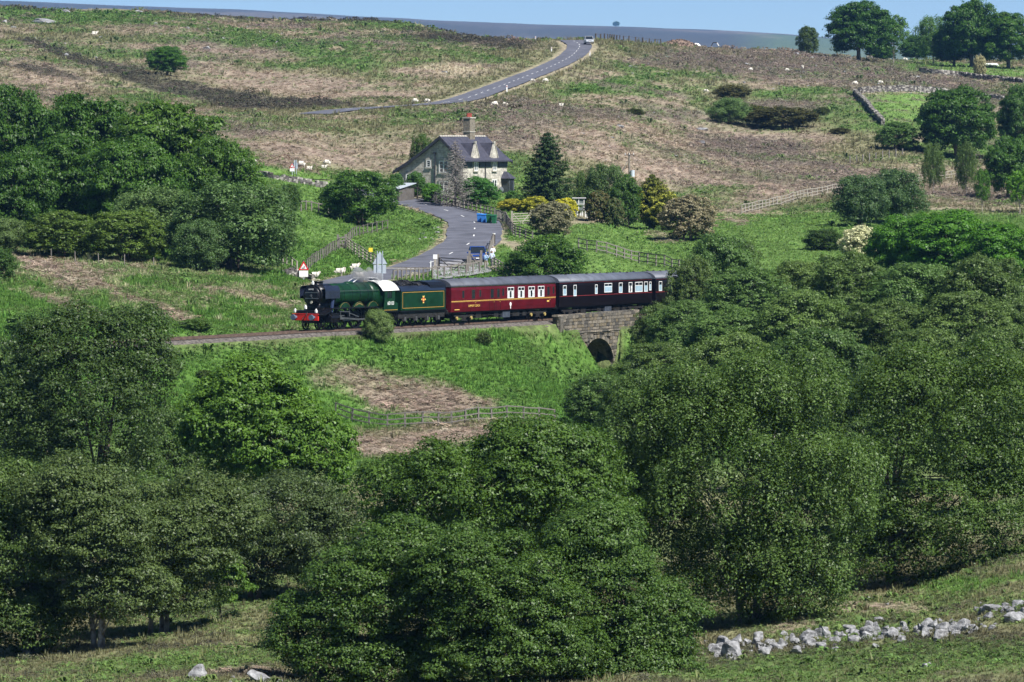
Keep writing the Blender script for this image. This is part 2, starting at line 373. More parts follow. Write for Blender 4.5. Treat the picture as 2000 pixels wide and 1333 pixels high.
# ------------------------------------------------------------------ ground cover
TYPES = ['lush', 'frond', 'olive', 'litter', 'heather', 'dark', 'straw', 'field', 'earth']
TCOL = np.array([(0.098, 0.195, 0.036), (0.085, 0.155, 0.035), (0.175, 0.170, 0.090), (0.280, 0.220, 0.170), (0.160, 0.130, 0.108),
                 (0.055, 0.050, 0.038), (0.420, 0.360, 0.250), (0.135, 0.225, 0.055), (0.330, 0.280, 0.200)])
PATCH = [  # type, cx, cy, rx, ry, tilt in degrees (clockwise on the photo), strength  -- plants that really change there
 ('frond', 130, 33, 220, 15, 2, .9), ('frond', 480, 78, 260, 20, 8, .8), ('frond', 250, 105, 200, 12, 3, .6), ('frond', 650, 118, 130, 14, 12, .7),
 ('frond', 780, 48, 120, 10, 3, .8), ('frond', 880, 105, 90, 10, 8, .6), ('litter', 560, 158, 230, 20, 4, .95), ('litter', 300, 60, 140, 8, 2, .7),
 ('litter', 420, 105, 170, 12, 3, .55), ('litter', 90, 150, 110, 22, 18, .8), ('litter', 700, 180, 170, 14, 2, .9), ('litter', 900, 140, 150, 12, 0, .7),
 ('straw', 890, 134, 75, 8, 2, .8), ('straw', 250, 168, 90, 4, 20, .6), ('frond', 820, 82, 160, 9, 4, .5), ('frond', 560, 240, 130, 14, 0, .6),
 ('litter', 610, 300, 150, 28, 2, .95), ('litter', 780, 268, 200, 14, 3, .8), ('litter', 860, 290, 120, 20, 0, .7), ('olive', 700, 246, 240, 14, 0, .8), ('frond', 850, 235, 120, 9, 0, .6),
 ('litter', 1180, 275, 170, 34, 4, .65), ('litter', 1350, 345, 200, 40, 2, .65), ('litter', 1300, 245, 200, 18, 3, .7), ('heather', 1200, 225, 220, 10, 2, .7),
 ('heather', 1500, 300, 170, 30, 5, .8), ('litter', 1640, 290, 90, 26, 25, .7), ('litter', 1450, 260, 200, 10, 3, .7), ('litter', 1480, 395, 90, 24, -14, .9),
 ('heather', 1620, 135, 320, 36, 5, .75), ('heather', 1380, 120, 200, 22, 3, .75), ('heather', 1850, 175, 160, 20, 10, .9), ('heather', 1560, 207, 130, 10, 2, .8),
 ('frond', 1195, 165, 110, 12, -10, .95), ('frond', 1120, 180, 60, 10, -8, .7), ('frond', 1590, 178, 70, 8, 0, .9), ('frond', 1500, 182, 40, 8, 0, .8), ('litter', 1190, 195, 130, 8, 4, .7),
 ('dark', 900, 78, 135, 12, 4, .95), ('dark', 520, 37, 230, 5, 2, .9), ('dark', 90, 20, 90, 5, 2, .85), ('dark', 720, 42, 90, 4, 2, .9),
 ('field', 1765, 212, 92, 36, 5, 1.), ('field', 1900, 136, 190, 14, 3, 1.), ('frond', 1660, 228, 70, 26, 10, .7), ('olive', 1720, 300, 130, 26, 5, .8), ('frond', 1900, 300, 140, 30, 0, .7),
 ('frond', 1290, 385, 90, 10, -5, .6), ('frond', 1400, 372, 60, 9, 0, .8), ('olive', 1130, 110, 50, 16, 0, .9), ('olive', 1240, 100, 60, 16, 0, .8),
 ('litter', 110, 530, 90, 30, 22, .8), ('litter', 70, 515, 60, 10, 25, .9), ('litter', 130, 590, 80, 10, 20, .7), ('litter', 270, 590, 120, 9, 22, .8), ('litter', 250, 520, 40, 10, 22, .6),
 ('litter', 470, 580, 110, 9, 12, .7), ('litter', 330, 610, 60, 9, 25, .5), ('litter', 560, 590, 50, 8, 5, .6), ('lush', 560, 545, 60, 14, 0, .9),
 ('litter', 760, 768, 150, 42, 14, .8), ('litter', 850, 790, 170, 22, 6, .9), ('litter', 760, 870, 260, 34, 0, .95), ('litter', 900, 845, 200, 18, 0, .8), ('olive', 850, 838, 210, 8, 0, .6),
 ('frond', 500, 685, 60, 22, 12, .8), ('frond', 380, 690, 60, 16, 0, .5), ('frond', 1080, 720, 90, 30, 22, .5), ('litter', 200, 670, 140, 8, -4, .4),
 ('litter', 1290, 458, 40, 9, 10, .5), ('earth', 975, 532, 16, 6, 0, .9),
 ('earth', 1780, 1190, 60, 8, -4, .5), ('litter', 1700, 1190, 70, 8, -4, .7), ('litter', 1560, 1225, 70, 6, -5, .6), ('lush', 1880, 1140, 120, 14, -6, .7), ('dark', 1700, 1275, 420, 26, -4, .5), ('frond', 1700, 1295, 420, 30, -4, .6),
 ('frond', 350, 1300, 220, 24, -6, .6), ('dark', 400, 1262, 30, 6, 0, .6), ('dark', 330, 1270, 40, 6, 0, .5), ('litter', 480, 1322, 100, 8, 0, .5), ('straw', 1505, 1200, 30, 6, 0, .6)]
BANDS = [('dark', [(40, 78), (130, 108), (230, 140), (330, 168), (440, 192), (560, 202), (700, 208)], [6, 8, 13, 20, 20, 11, 3], .85), ('dark', [(0, 128), (90, 140), (170, 155)], [3, 8, 4], .7),
         ('olive', [(250, 120), (330, 150), (300, 165)], [3, 5, 3], .5)]
def cover(px, py, D, x, y):
    n = px.size; W = np.zeros((n, len(TYPES)))
    a1 = fbm(x / 14 + 5, y / 26 + 3, 4); a2 = fbm(x / 5 + 90, y / 11, 4); a3 = fbm(x / 2.2, y / 3.5 + 50, 3); a4 = fbm(x / 30 + 7, y / 55, 3)
    def lay(t, w):
        w = np.clip(w, 0, 1)
        W[:] *= (1 - w)[:, None]; W[:, TYPES.index(t)] += w
    W[:, 2] = 1
    leftf = (px < 620) * sstep(392, 410, D) * (D < 470)
    moor = sstep(625, 660, D)
    lay('frond', (D < 300) * sstep(.35, .65, a2) * .6); lay('dark', (D < 300) * sstep(.58, .7, a3) * .5)
    lay('lush', (1 - moor) * sstep(300, 350, D))
    lay('litter', (1 - moor) * sstep(.56, .7, a1) * .35 * sstep(330, 400, D) * (px < 620))
    lay('olive', leftf * sstep(.4, .65, a2) * .5); lay('straw', leftf * sstep(.5, .68, a3) * .35)
    lay('field', sstep(500, 520, D) * (1 - moor) * .8)
    lay('field', sstep(455, 480, D) * (1 - moor) * (px > 1000) * .9)
    lay('frond', (1 - moor) * sstep(.45, .7, a2) * np.where((px > 1000) & (D > 455), .15, .42) * sstep(300, 340, D))
    lay('frond', moor * sstep(.42, .62, a1) * .75)
    lay('litter', moor * sstep(.45, .6, a4 * .5 + a2 * .5) * .8)
    lay('heather', moor * sstep(.55, .68, a1 * .4 + a4 * .6) * .6)
    lay('heather', sstep(1300, 1500, D) * .95)
    wx = px + (a2 - .5) * np.interp(D, [200, 700, 1200], [90, 50, 30]) + (a3 - .5) * 24
    wy = py + (a1 - .5) * np.interp(D, [200, 700, 1200], [50, 22, 9]) + (a3 - .5) * np.interp(D, [200, 700, 1200], [20, 12, 5])
    for t, cx, cyy, rx, ry, ang, st in PATCH:
        ca, sa = math.cos(R(ang)), math.sin(R(ang))
        u = ((wx - cx) * ca + (wy - cyy) * sa) / rx; v = (-(wx - cx) * sa + (wy - cyy) * ca) / ry
        w = st * (1 - sstep(.6, 1.2, np.sqrt(u * u + v * v) + (a2 - .5) * .9 + (a3 - .5) * .7))
        lay(t, w * (D < 1330))
    a5 = fbm(x / 8 + 33, y / 8, 4); a6 = fbm(x / 20 + 3, y / 14 + 9, 3)
    lay('olive', moor * (D < 1330) * sstep(.54, .66, a5) * .35); lay('frond', moor * (D < 1330) * sstep(.58, .68, a6) * .25); lay('heather', moor * (D < 1330) * sstep(.6, .72, a5 * .5 + a1 * .5) * .5)
    for t, pts, wid, st in BANDS:
        best = np.full(n, 9.)
        for i in range(len(pts) - 1):
            (ax, ay), (bx, by) = pts[i], pts[i + 1]
            k = np.clip(((wx - ax) * (bx - ax) + (wy - ay) * (by - ay)) / ((bx - ax) ** 2 + (by - ay) ** 2), 0, 1)
            d = np.hypot(wx - ax - k * (bx - ax), wy - ay - k * (by - ay)) / (wid[i] + k * (wid[i + 1] - wid[i]))
            best = np.minimum(best, d)
        lay(t, st * (1 - sstep(.7, 1.1, best)) * (D < 1330) * (D > 560))
    far = sstep(1350, 1600, D)
    lay('dark', far * .95)
    lay('heather', far * sstep(.55, .65, fbm(x / 500, y / 2000 + 8, 3)) * .25)
    lay('field', far * (D > 1800) * sstep(1400, 1540, px) * (D < 11200) * .35)
    lay('litter', far * sstep(.64, .7, fbm(x / 300 + 4, y / 1500, 3)) * .25)
    # trodden verges beside the lane, the railway and the farm track
    q, _ = line_dist(x, y, ROAD_A); lay('earth', .9 * (1 - sstep(3.2, 4.1, q + (a3 - .5) * 1.6)))
    q, _ = line_dist(x, y, ROAD_B); lay('olive', .8 * (1 - sstep(5, 12, q))); lay('earth', .75 * (1 - sstep(3.4, 4.4, q + (a3 - .5) * 2)))
    q, _ = line_dist(x, y, PATH); lay('earth', .85 * (1 - sstep(1.3, 2.3, q + (a3 - .5) * 1.2)))
    q, _ = line_dist(x, y, PATH2); lay('earth', .9 * (1 - sstep(1.2, 1.9, q + (a3 - .5) * .6)))
    s_, o_ = to_track(x, y)
    lay('olive', .6 * (1 - sstep(2.4, 4.2, abs(o_) + (a3 - .5) * 2.2)) * (D < 520) * (abs(s_) < 80))
    shade = .82 + .36 * a3 + .25 * (a2 - .5)
    return W, (W @ TCOL) * shade[:, None]
WT, GCOL = cover(PXG.ravel(), PYG.ravel(), GY.ravel(), GX.ravel(), GY.ravel())

def ground_material():
    m = bpy.data.materials.new('moorland'); m.use_nodes = True
    n, l = m.node_tree.nodes, m.node_tree.links
    b = n['Principled BSDF']; b.inputs['Roughness'].default_value = 0.95; b.inputs['Specular IOR Level'].default_value = 0.1
    at = n.new('ShaderNodeAttribute'); at.attribute_name = 'cover'
    geo = n.new('ShaderNodeNewGeometry')
    def noise(sc, det, st=(1, 1, 1)):
        mp = n.new('ShaderNodeMapping'); mp.inputs['Scale'].default_value = st
        t = n.new('ShaderNodeTexNoise'); t.inputs['Scale'].default_value = sc; t.inputs['Detail'].default_value = det; t.inputs['Roughness'].default_value = .65
        l.new(geo.outputs['Position'], mp.inputs[0]); l.new(mp.outputs[0], t.inputs['Vector']); return t
    n1, n2 = noise(1.9, 5, (1, .45, 1)), noise(.42, 4, (1, .35, 1))
    def rng_(t, a, c, d, e):
        r = n.new('ShaderNodeMapRange'); l.new(t.outputs[0], r.inputs[0])
        for i, v in enumerate((a, c, d, e)): r.inputs[i + 1].default_value = v
        return r
    r1, r2 = rng_(n1, .3, .7, .5, 1.5), rng_(n2, .3, .7, .75, 1.25)
    mu = n.new('ShaderNodeMath'); mu.operation = 'MULTIPLY'; l.new(r1.outputs[0], mu.inputs[0]); l.new(r2.outputs[0], mu.inputs[1])
    vm = n.new('ShaderNodeVectorMath'); vm.operation = 'SCALE'; l.new(at.outputs['Color'], vm.inputs[0]); l.new(mu.outputs[0], vm.inputs['Scale'])
    l.new(vm.outputs[0], b.inputs['Base Color'])
    bp = n.new('ShaderNodeBump'); bp.inputs['Strength'].default_value = .9; bp.inputs['Distance'].default_value = .35
    l.new(n1.outputs[0], bp.inputs['Height']); l.new(bp.outputs[0], b.inputs['Normal'])
    return m
nc, nr = GX.shape
idx = np.arange(nc * nr).reshape(nc, nr)
gf = np.stack([idx[:-1, :-1], idx[1:, :-1], idx[1:, 1:], idx[:-1, 1:]], -1).reshape(-1, 4)
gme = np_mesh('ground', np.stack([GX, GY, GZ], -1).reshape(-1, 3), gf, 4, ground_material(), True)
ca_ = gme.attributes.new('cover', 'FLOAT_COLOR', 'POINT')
GDRAW = GCOL * np.interp(GY.ravel(), [300, 340, 640, 700], [1, .8, .8, 1])[:, None]   # darker cover colour under the standing plants
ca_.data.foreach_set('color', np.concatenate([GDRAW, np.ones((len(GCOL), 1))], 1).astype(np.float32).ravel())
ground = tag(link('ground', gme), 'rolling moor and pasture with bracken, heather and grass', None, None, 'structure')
# the hillside the photographer stands on, behind and beside the lens
hb = MB()
xs_ = [-60, -25, -2.2, 2.2, 25, 60]
hb.loft([[(x, yy, zz - .0015 * x * x) for x in xs_] for yy, zz in ((-60, 17), (-20, 15.0), (0, 13.6), (17.7, float(gz(0, 18.2)) - .12))], close=False, cap=False)
tag(hb.build('hillside', mat('near_turf', (.12, .14, .05), .95, .4, 1.5, .6), None, True), None, None, None, 'structure')

# ------------------------------------------------------------------ road, path, track
def ribbon(name, line, width, dz, m, across=6, s0=0, s1=None, parent=None, offs=0.0, crown=0.03):
    line = np.asarray(line)[s0:s1]
    t = np.gradient(line, axis=0); t /= np.linalg.norm(t[:, :2], axis=1)[:, None]
    nrm = np.stack([t[:, 1], -t[:, 0]], 1)
    vs = []
    for i, p in enumerate(line):
        for k in range(across + 1):
            u = k / across - .5
            wv = width if across < 3 else width * (1 + .02 * math.sin(i * .9) + .02 * math.sin(i * .37 + 2 * k))
            q = p[:2] + nrm[i] * (u * wv + offs)
            vs.append((q[0], q[1], p[2] + dz + crown * (1 - 4 * u * u)))
    fs = [(i * (across + 1) + k, i * (across + 1) + k + 1, (i + 1) * (across + 1) + k + 1, (i + 1) * (across + 1) + k) for i in range(len(line) - 1) for k in range(across)]
    b = MB(); b.add(vs, fs)
    me = b.mesh(name, m, True, False)
    for p in me.polygons:
        if p.normal.z < 0: me.flip_normals(); break
    return link(name, me, parent)
asphalt = mat('asphalt', (.098, .101, .124), .9, .3, .5, .4, bscale=20)
paint = mat('road_paint', (.66, .66, .65), .8, .2, 9)
road = tag(ribbon('road', ROAD_A, 6.2, .10, asphalt), None, None, None, 'structure')
road2 = tag(ribbon('moor_road', ROAD_B, 5.4, .16, asphalt), None, None, None, 'structure')
def dashes(line, every, length, dz, parent, i0, i1, w=.14):
    line = np.asarray(line); L = np.concatenate([[0], np.cumsum(np.linalg.norm(np.diff(line, axis=0), axis=1))])
    s = L[i0]
    while s < L[i1 - 1] - length:
        q = np.stack([np.interp(np.linspace(s, s + length, 4), L, line[:, k]) for k in range(3)], 1)
        ribbon('lane_marking', q, w, dz, paint, 1, parent=parent, crown=0)
        s += every
dashes(ROAD_A, 12.0, 2.4, .137, road, 22, len(ROAD_A) - 4, .14)
dashes(ROAD_B, 9.0, 3.5, .20, road2, 6, len(ROAD_B), .15)
cat_i = int(np.argmin(np.hypot(ROAD_A[:, 0] - hit(806, 527, 470, 540).x, ROAD_A[:, 1] - hit(806, 527, 470, 540).y)))
# ballast and rails
bal = MB(); rings = []
for s in np.arange(-80, 120, 1.0):
    if True:
        rings.append([track_pt(s, o, h) for o, h in ((-2.7, -.60), (-1.75, -.17), (1.75, -.17), (2.7, -.60))])
bal.loft(rings, close=False, cap=False)
tag(bal.build('railway_ballast', mat('ballast', (.105, .092, .082), .95, .7, 3.5, 1.0, bscale=12), None), None, None, None, 'structure')
trk = thing('railway_track', 'single railway line curving along the grassy embankment', 'railway track')
rail_m = mat('rail_steel', (.16, .11, .085), .55, .3, 2, metal=.4)
for o in (-.76, .76):
    b = MB(); b.loft([[track_pt(s, o + u, h) for u, h in ((-.035, -.15), (-.035, 0), (.035, 0), (.035, -.15))] for s in np.arange(-80, 120, 2.0)])
    b.build('rail', rail_m, trk)
slm = MB().box((0, 0, 0), (.25, 2.6, .12)).mesh('sleeper', mat('sleeper_wood', (.075, .06, .05), .9, .3, 2))
for s in np.arange(-52, 70, .72):
    x, y, th = track(s); p = track_pt(s, 0, -.19)
    o = link('sleeper', slm, trk, p); o.rotation_euler = (0, 0, math.pi / 2 - th)

# ------------------------------------------------------------------ foliage
def leaf_material(name, gloss=.26, trans=.32, rough=.45):
    m = bpy.data.materials.new(name); m.use_nodes = True
    n, l = m.node_tree.nodes, m.node_tree.links
    n.remove(n['Principled BSDF']); out = n['Material Output']
    at = n.new('ShaderNodeAttribute'); at.attribute_name = 'tint'
    oi = n.new('ShaderNodeObjectInfo')
    mu = n.new('ShaderNodeMix'); mu.data_type = 'RGBA'; mu.blend_type = 'MULTIPLY'; mu.inputs[0].default_value = 1
    l.new(at.outputs['Color'], mu.inputs[6]); l.new(oi.outputs['Color'], mu.inputs[7])
    b = n.new('ShaderNodeBsdfPrincipled'); b.inputs['Roughness'].default_value = rough; b.inputs['Specular IOR Level'].default_value = gloss
    l.new(mu.outputs[2], b.inputs['Base Color'])
    t = n.new('ShaderNodeBsdfTranslucent')
    hs = n.new('ShaderNodeHueSaturation'); hs.inputs['Saturation'].default_value = 1.15; hs.inputs['Value'].default_value = 1.25
    l.new(mu.outputs[2], hs.inputs['Color']); l.new(hs.outputs[0], t.inputs[0])
    ms = n.new('ShaderNodeMixShader'); ms.inputs[0].default_value = trans
    l.new(b.outputs[0], ms.inputs[1]); l.new(t.outputs[0], ms.inputs[2]); l.new(ms.outputs[0], out.inputs[0])
    return m
LEAF = leaf_material('leaves')
NEEDLE = leaf_material('needles', .15, .15, .6)
BARK = mat('bark', (.13, .105, .085), .9, .45, 2.5, .8)
BARKP = mat('pale_bark', (.42, .39, .35), .85, .5, 3.5, .6, col2=(.10, .085, .075))
def unit(v): return v / np.maximum(np.linalg.norm(v, axis=-1, keepdims=True), 1e-9)
def leaf_mesh(name, c, nrm, size, tint, r, m=LEAF, aspect=.72):
    n = len(c)
    t = unit(np.cross(nrm, unit(r.normal(size=(n, 3))))); b = np.cross(nrm, t)
    s = (size * r.uniform(.5, 1.35, n))[:, None]
    v = np.stack([c + t * s * .6, c - t * s * .4 + b * s * aspect * .5, c - t * s * .4 - b * s * aspect * .5], 1).reshape(-1, 3)
    me = np_mesh(name, v, np.arange(3 * n).reshape(-1, 3), 3, m)
    a = me.attributes.new('tint', 'FLOAT_COLOR', 'FACE')
    a.data.foreach_set('color', np.concatenate([tint, np.ones((n, 1))], 1).astype(np.float32).ravel())
    return me
def crown_mesh(name, lobes, n, leaf, seed, ca, cb, clump=.55, droop=0.0, inner=.12, sub=None, twig=0.0, flat=.65, m=LEAF):
    """leaves gathered in sprays over the outside of several lobes (cx,cy,cz,rx,ry,rz)"""
    r = np.random.default_rng(seed)
    L = np.array(lobes, float); C, RR = L[:, :3], L[:, 3:]
    area = (RR[:, 0] * RR[:, 1] + RR[:, 0] * RR[:, 2] + RR[:, 1] * RR[:, 2])
    nsub = sub or int(area.sum() * 4.2 / (clump * clump) * .62)
    k = r.choice(len(L), nsub * 4, p=area / area.sum())
    d = unit(r.normal(size=(len(k), 3))); d[:, 2] = np.where(d[:, 2] < -.55, -d[:, 2], d[:, 2])
    bul = np.zeros(len(k)); rm = RR.mean(1); br = clump * 1.75    # boughs about br metres across: bulges with hollows between them
    for j in range(len(L)):
        mj = k == j
        if not mj.any(): continue
        nb = int(np.clip(3.2 * (rm[j] / br) ** 2 * 2.2, 4, 160))
        bd = unit(r.normal(size=(nb, 3)) + [0, 0, .2])
        bul[mj] = 1 - sstep(.30, 1.0, np.arccos(np.clip((d[mj] @ bd.T).max(1), -1, 1)) * rm[j] / br)
    rad = r.uniform(.93, 1.04, len(k)) - (1 - bul) * np.minimum(.42, br * .62 / rm[k])
    rag = r.random(len(k)) < .05; rad = rad + rag * r.uniform(0, 1.1, len(k)) * clump / rm[k]      # stray sprays break the outline
    ok_ = r.random(len(k)) < .22 + .9 * bul
    k, d, rad = k[ok_], d[ok_], rad[ok_]
    sc = C[k] + d * RR[k] * rad[:, None]
    ins = np.zeros(len(k), bool)                      # drop sprays deep inside a neighbouring lobe
    for j in range(len(L)):
        q = np.linalg.norm((sc - C[j]) / RR[j], axis=1)
        ins |= (q < .66) & (k != j)
    sc, d, k = sc[~ins][:nsub], d[~ins][:nsub], k[~ins][:nsub]
    out = unit(d / RR[k])
    per = r.gamma(2.2, 1.0, len(sc)); per = per / per.sum()
    ci = r.choice(len(sc), int(n * (1 - inner)), p=per)
    cs = clump * r.uniform(.6, 1.35, len(sc))
    e = unit(r.normal(size=(len(ci), 3))) * (r.random(len(ci)) ** .28)[:, None]
    e[:, 2] = np.where(e[:, 2] < 0, e[:, 2] * .5, e[:, 2]); up_ = r.random(len(ci)) < .45; e[up_, 2] = abs(e[up_, 2])
    pos = sc[ci] + e * cs[ci][:, None] * np.array([1, 1, flat])
    if droop:
        h = r.random(len(ci)) ** 1.6
        pos[:, 2] -= droop * h
        pos[:, :2] -= (e[:, :2] * cs[ci][:, None]) * (.75 * h)[:, None]
    nr = unit(out[ci] * .45 + e * .85 + np.array([0, 0, .3]) + r.normal(size=e.shape) * .38)
    sp = r.random(len(sc)); lf = r.random(len(ci))
    mixv = np.clip(sp[ci] * .6 + lf * .6 - .1, 0, 1)[:, None]
    tint = (np.array(ca) * (1 - mixv) + np.array(cb) * mixv) * r.uniform(.85, 1.35, (len(ci), 1)) * np.array([1.26, 1.34, .94])
    ni = n - len(ci)                                  # a few leaves inside, so that the gaps are leafy too
    kk = r.choice(len(L), ni, p=area / area.sum())
    pi = C[kk] + unit(r.normal(size=(ni, 3))) * RR[kk] * (r.uniform(.35, .8, ni))[:, None]
    pos = np.concatenate([pos, pi]); nr = np.concatenate([nr, unit(r.normal(size=(ni, 3)) + [0, 0, .4])])
    tint = np.concatenate([tint, np.repeat(np.array([ca]), ni, 0) * .9])
    return leaf_mesh(name, pos, nr, leaf, tint, r, m)
def lobes_for(w, h, n, seed, base=.12, top=.5, small=.30, core=.62, skew=0.0):
    """core ellipsoid plus boughs on its surface, inside a width w and height h; the crown starts at base*h"""
    r = random.Random(seed); ch = h * (1 - base); zc = h * base + ch * .5
    L = [(0, 0, zc - ch * .02, w * .5 * core, w * .5 * core, ch * .5 * core)]
    for i in range(n):
        t = (i + .5) / n; zz = 1 - 1.85 * t; a = i * 2.399963 + r.uniform(-.4, .4); q = math.sqrt(max(0, 1 - zz * zz))
        rr = r.uniform(small * .75, small * 1.25)
        e = 1 - rr * .92
        fat = 1.0 if zz < top else 1.0
        L.append((math.cos(a) * q * w * .5 * e * fat + skew * zz * w * .1, math.sin(a) * q * w * .5 * e * fat, zc + zz * ch * .5 * e, w * .5 * rr * 1.15, w * .5 * rr * 1.15, min(ch, w) * .5 * rr * r.uniform(.75, 1.0)))
    return L
def trunk_mesh(name, lobes, h, r0, seed, m, stems=1, limbs=9, spread=.4, reach=.86):
    r = random.Random(seed); b = MB()
    for s in range(stems):
        a0 = r.uniform(0, 6.28); sx = [0, 0] if stems == 1 else [math.cos(a0) * r0 * 2.2, math.sin(a0) * r0 * 2.2]
        lean = (r.uniform(-1, 1) * spread * (1 if stems == 1 else 2), r.uniform(-1, 1) * spread)
        top = h * .72
        pts = [Vector((sx[0] + lean[0] * t * t * 2 + r.uniform(-.06, .06) * h * .2 * t, sx[1] + lean[1] * t * t * 2, -.4 + (top + .4) * t)) for t in (0, .12, .3, .5, .75, 1)]
        rr0 = r0 / (stems ** .4)
        b.tube(pts, [rr0 * q for q in (1.35, 1.0, .8, .62, .4, .12)], 8)
        for i in range(limbs):
            lo = r.choice(lobes[1:] if len(lobes) > 1 else lobes)
            t = r.uniform(.22, .8); k = min(4, int(t * 5)); p0 = pts[k].lerp(pts[k + 1], t * 5 - k)
            p1 = Vector((lo[0] * reach, lo[1] * reach, max(lo[2], p0.z - .3)))
            mid = p0.lerp(p1, .5) + Vector((r.uniform(-.3, .3), r.uniform(-.3, .3), r.uniform(-.1, .35))) * h * .06
            q = rr0 * (.42 * (1 - t) + .12)
            b.tube([p0, mid, p1], [q, q * .6, q * .2], 5)
    return b.mesh(name, m, True)
# shared crowns, each modelled 10 m wide and 10 m high
def variant(kind, seed):
    if kind == 'oak':
        L = lobes_for(10, 10, 22, seed, .08, small=.33)
        return crown_mesh('oak_crown', L, 56000, .235, seed, (.030, .060, .014), (.075, .130, .028), .62), trunk_mesh('oak_trunk', L, 10, .34, seed, BARK)
    if kind == 'thorn':
        L = lobes_for(10, 10, 26, seed, .03, small=.27, core=.72)
        return crown_mesh('thorn_crown', L, 30000, .27, seed, (.030, .055, .016), (.075, .115, .035), .5, flat=.8), trunk_mesh('thorn_trunk', L, 10, .3, seed, BARK, 3)
    if kind == 'willow':
        L = lobes_for(10, 10, 24, seed, .03, small=.30, core=.6)
        return crown_mesh('willow_crown', L, 36000, .24, seed, (.045, .070, .030), (.105, .150, .070), .75, flat=1.15), trunk_mesh('willow_trunk', L, 10, .22, seed, BARK, 4, 10)
    if kind == 'alder':
        L = lobes_for(10, 10, 22, seed, .05, small=.33, core=.6)
        return crown_mesh('alder_crown', L, 60000, .19, seed, (.030, .052, .018), (.072, .112, .038), .5, inner=.15), trunk_mesh('alder_trunk', L, 10, .24, seed, BARK, 2, 12)
    if kind == 'birch':
        L = lobes_for(10, 10, 20, seed, .06, small=.30, core=.55)
        return crown_mesh('birch_crown', L, 22000, .24, seed, (.040, .065, .022), (.095, .135, .050), .55, droop=.9, flat=.9), trunk_mesh('birch_trunk', L, 10, .2, seed, BARKP, 1, 14)
    if kind == 'bloom':      # hawthorn in flower: creamy sprays over grey-green
        L = lobes_for(10, 10, 26, seed, .02, small=.27, core=.74)
        return crown_mesh('blossom_crown', L, 26000, .30, seed, (.055, .060, .035), (.42, .36, .31), .42, flat=.6), trunk_mesh('thorn_trunk', L, 10, .3, seed, BARK, 3)
    if kind == 'redbloom':
        L = lobes_for(10, 10, 22, seed, .02, small=.3, core=.7)
        return crown_mesh('flower_crown', L, 14000, .45, seed, (.045, .085, .03), (.12, .075, .05), .4, flat=.8), trunk_mesh('shrub_stems', L, 10, .3, seed, BARK, 3)
    if kind == 'yellow':
        L = lobes_for(10, 10, 24, seed, .0, small=.28, core=.74)
        return crown_mesh('yellow_crown', L, 16000, .42, seed, (.09, .10, .02), (.52, .44, .06), .5, flat=.8), trunk_mesh('thorn_trunk', L, 10, .3, seed, BARK, 3)
    if kind == 'gorse':
        L = lobes_for(10, 10, 30, seed, 0, small=.24, core=.7)
        return crown_mesh('shrub_crown', L, 9000, .48, seed, (.04, .05, .02), (.10, .11, .05), .6, flat=.9), trunk_mesh('shrub_stems', L, 10, .2, seed, BARK, 4, 4)
    if kind == 'tall':
        L = lobes_for(10, 10, 18, seed, .16, small=.30, core=.6)
        return crown_mesh('slim_crown', L, 14000, .30, seed, (.035, .065, .018), (.085, .14, .035), .5), trunk_mesh('slim_trunk', L, 10, .22, seed, BARKP)
_var = {}
def get_variant(kind, i):
    key = (kind, i)
    if key not in _var: _var[key] = variant(kind, 100 + 37 * i + hash_kind(kind))
    return _var[key]
def hash_kind(k): return sum(ord(c) * (i + 3) for i, c in enumerate(k)) % 500
def grow(name, label, px, top, D, w_px, kind, vi=0, col=(1, 1, 1), group=None, base=None, cat='tree', depth=1.0, rz=None):
    """tree at photo column px reaching up to photo row top; its foot stands on the ground D metres out, or where row base meets the ground"""
    if base is not None: D = hit(px, base, D or 200).y
    sc = F / D; x = (px - CX) / F * D; zg = float(gz(x, D)) - .15
    w = w_px / sc; h = P(px, top, D).z - zg
    cm, tm = get_variant(kind, vi)
    r = random.Random(int(px * 13 + D)); rz = r.uniform(0, 6.28) if rz is None else rz
    t = thing(name, label, cat, (x, D, zg), 0, group)
    for nm, me in (('trunk', tm), ('crown', cm)):
        o = link(nm, me, t, None, rz); o.scale = (w / 10, w / 10 * depth, h / 10)
        if nm == 'crown':
            o.color = (*col, 1)
            if kind not in ('birch', 'tall', 'gorse'): k_ = .11 if D < 1000 else .10; o.location.z = -k_ * h; o.scale[2] *= 1 + k_
    return t
def grow_own(name, label, cat, px, D, lobes_px, leaf, n, seed, ca, cb, bark=BARK, stems=1, r0=.25, clump=.5, droop=0, flat=.65, base_z=None, limbs=10, height=None, foot=None, inner=.12):
    """tree with its own crown: lobes given as (photo x, photo y, radius x px, radius y px, metres nearer) around its distance"""
    sc = F / D
    foot = foot if foot is not None else px
    x0 = (foot - CX) / F * D; zg = float(gz(x0, D)) if base_z is None else base_z
    L = []
    for lx, ly, rx, ry, nearer in lobes_px:
        p = P(lx, ly, D - nearer)
        L.append((p.x - x0, -nearer, p.z - zg, rx / sc, (rx + ry) / 2 / sc, ry / sc))
    h = max(l[2] + l[5] for l in L)
    t = thing(name, label, cat, (x0, D, zg))
    link('trunk', trunk_mesh('trunk', L, h if height is None else height, r0, seed, bark, stems, limbs), t)
    link('crown', crown_mesh('crown', L, n, leaf, seed, ca, cb, clump, droop, inner, flat=flat), t)
    return t
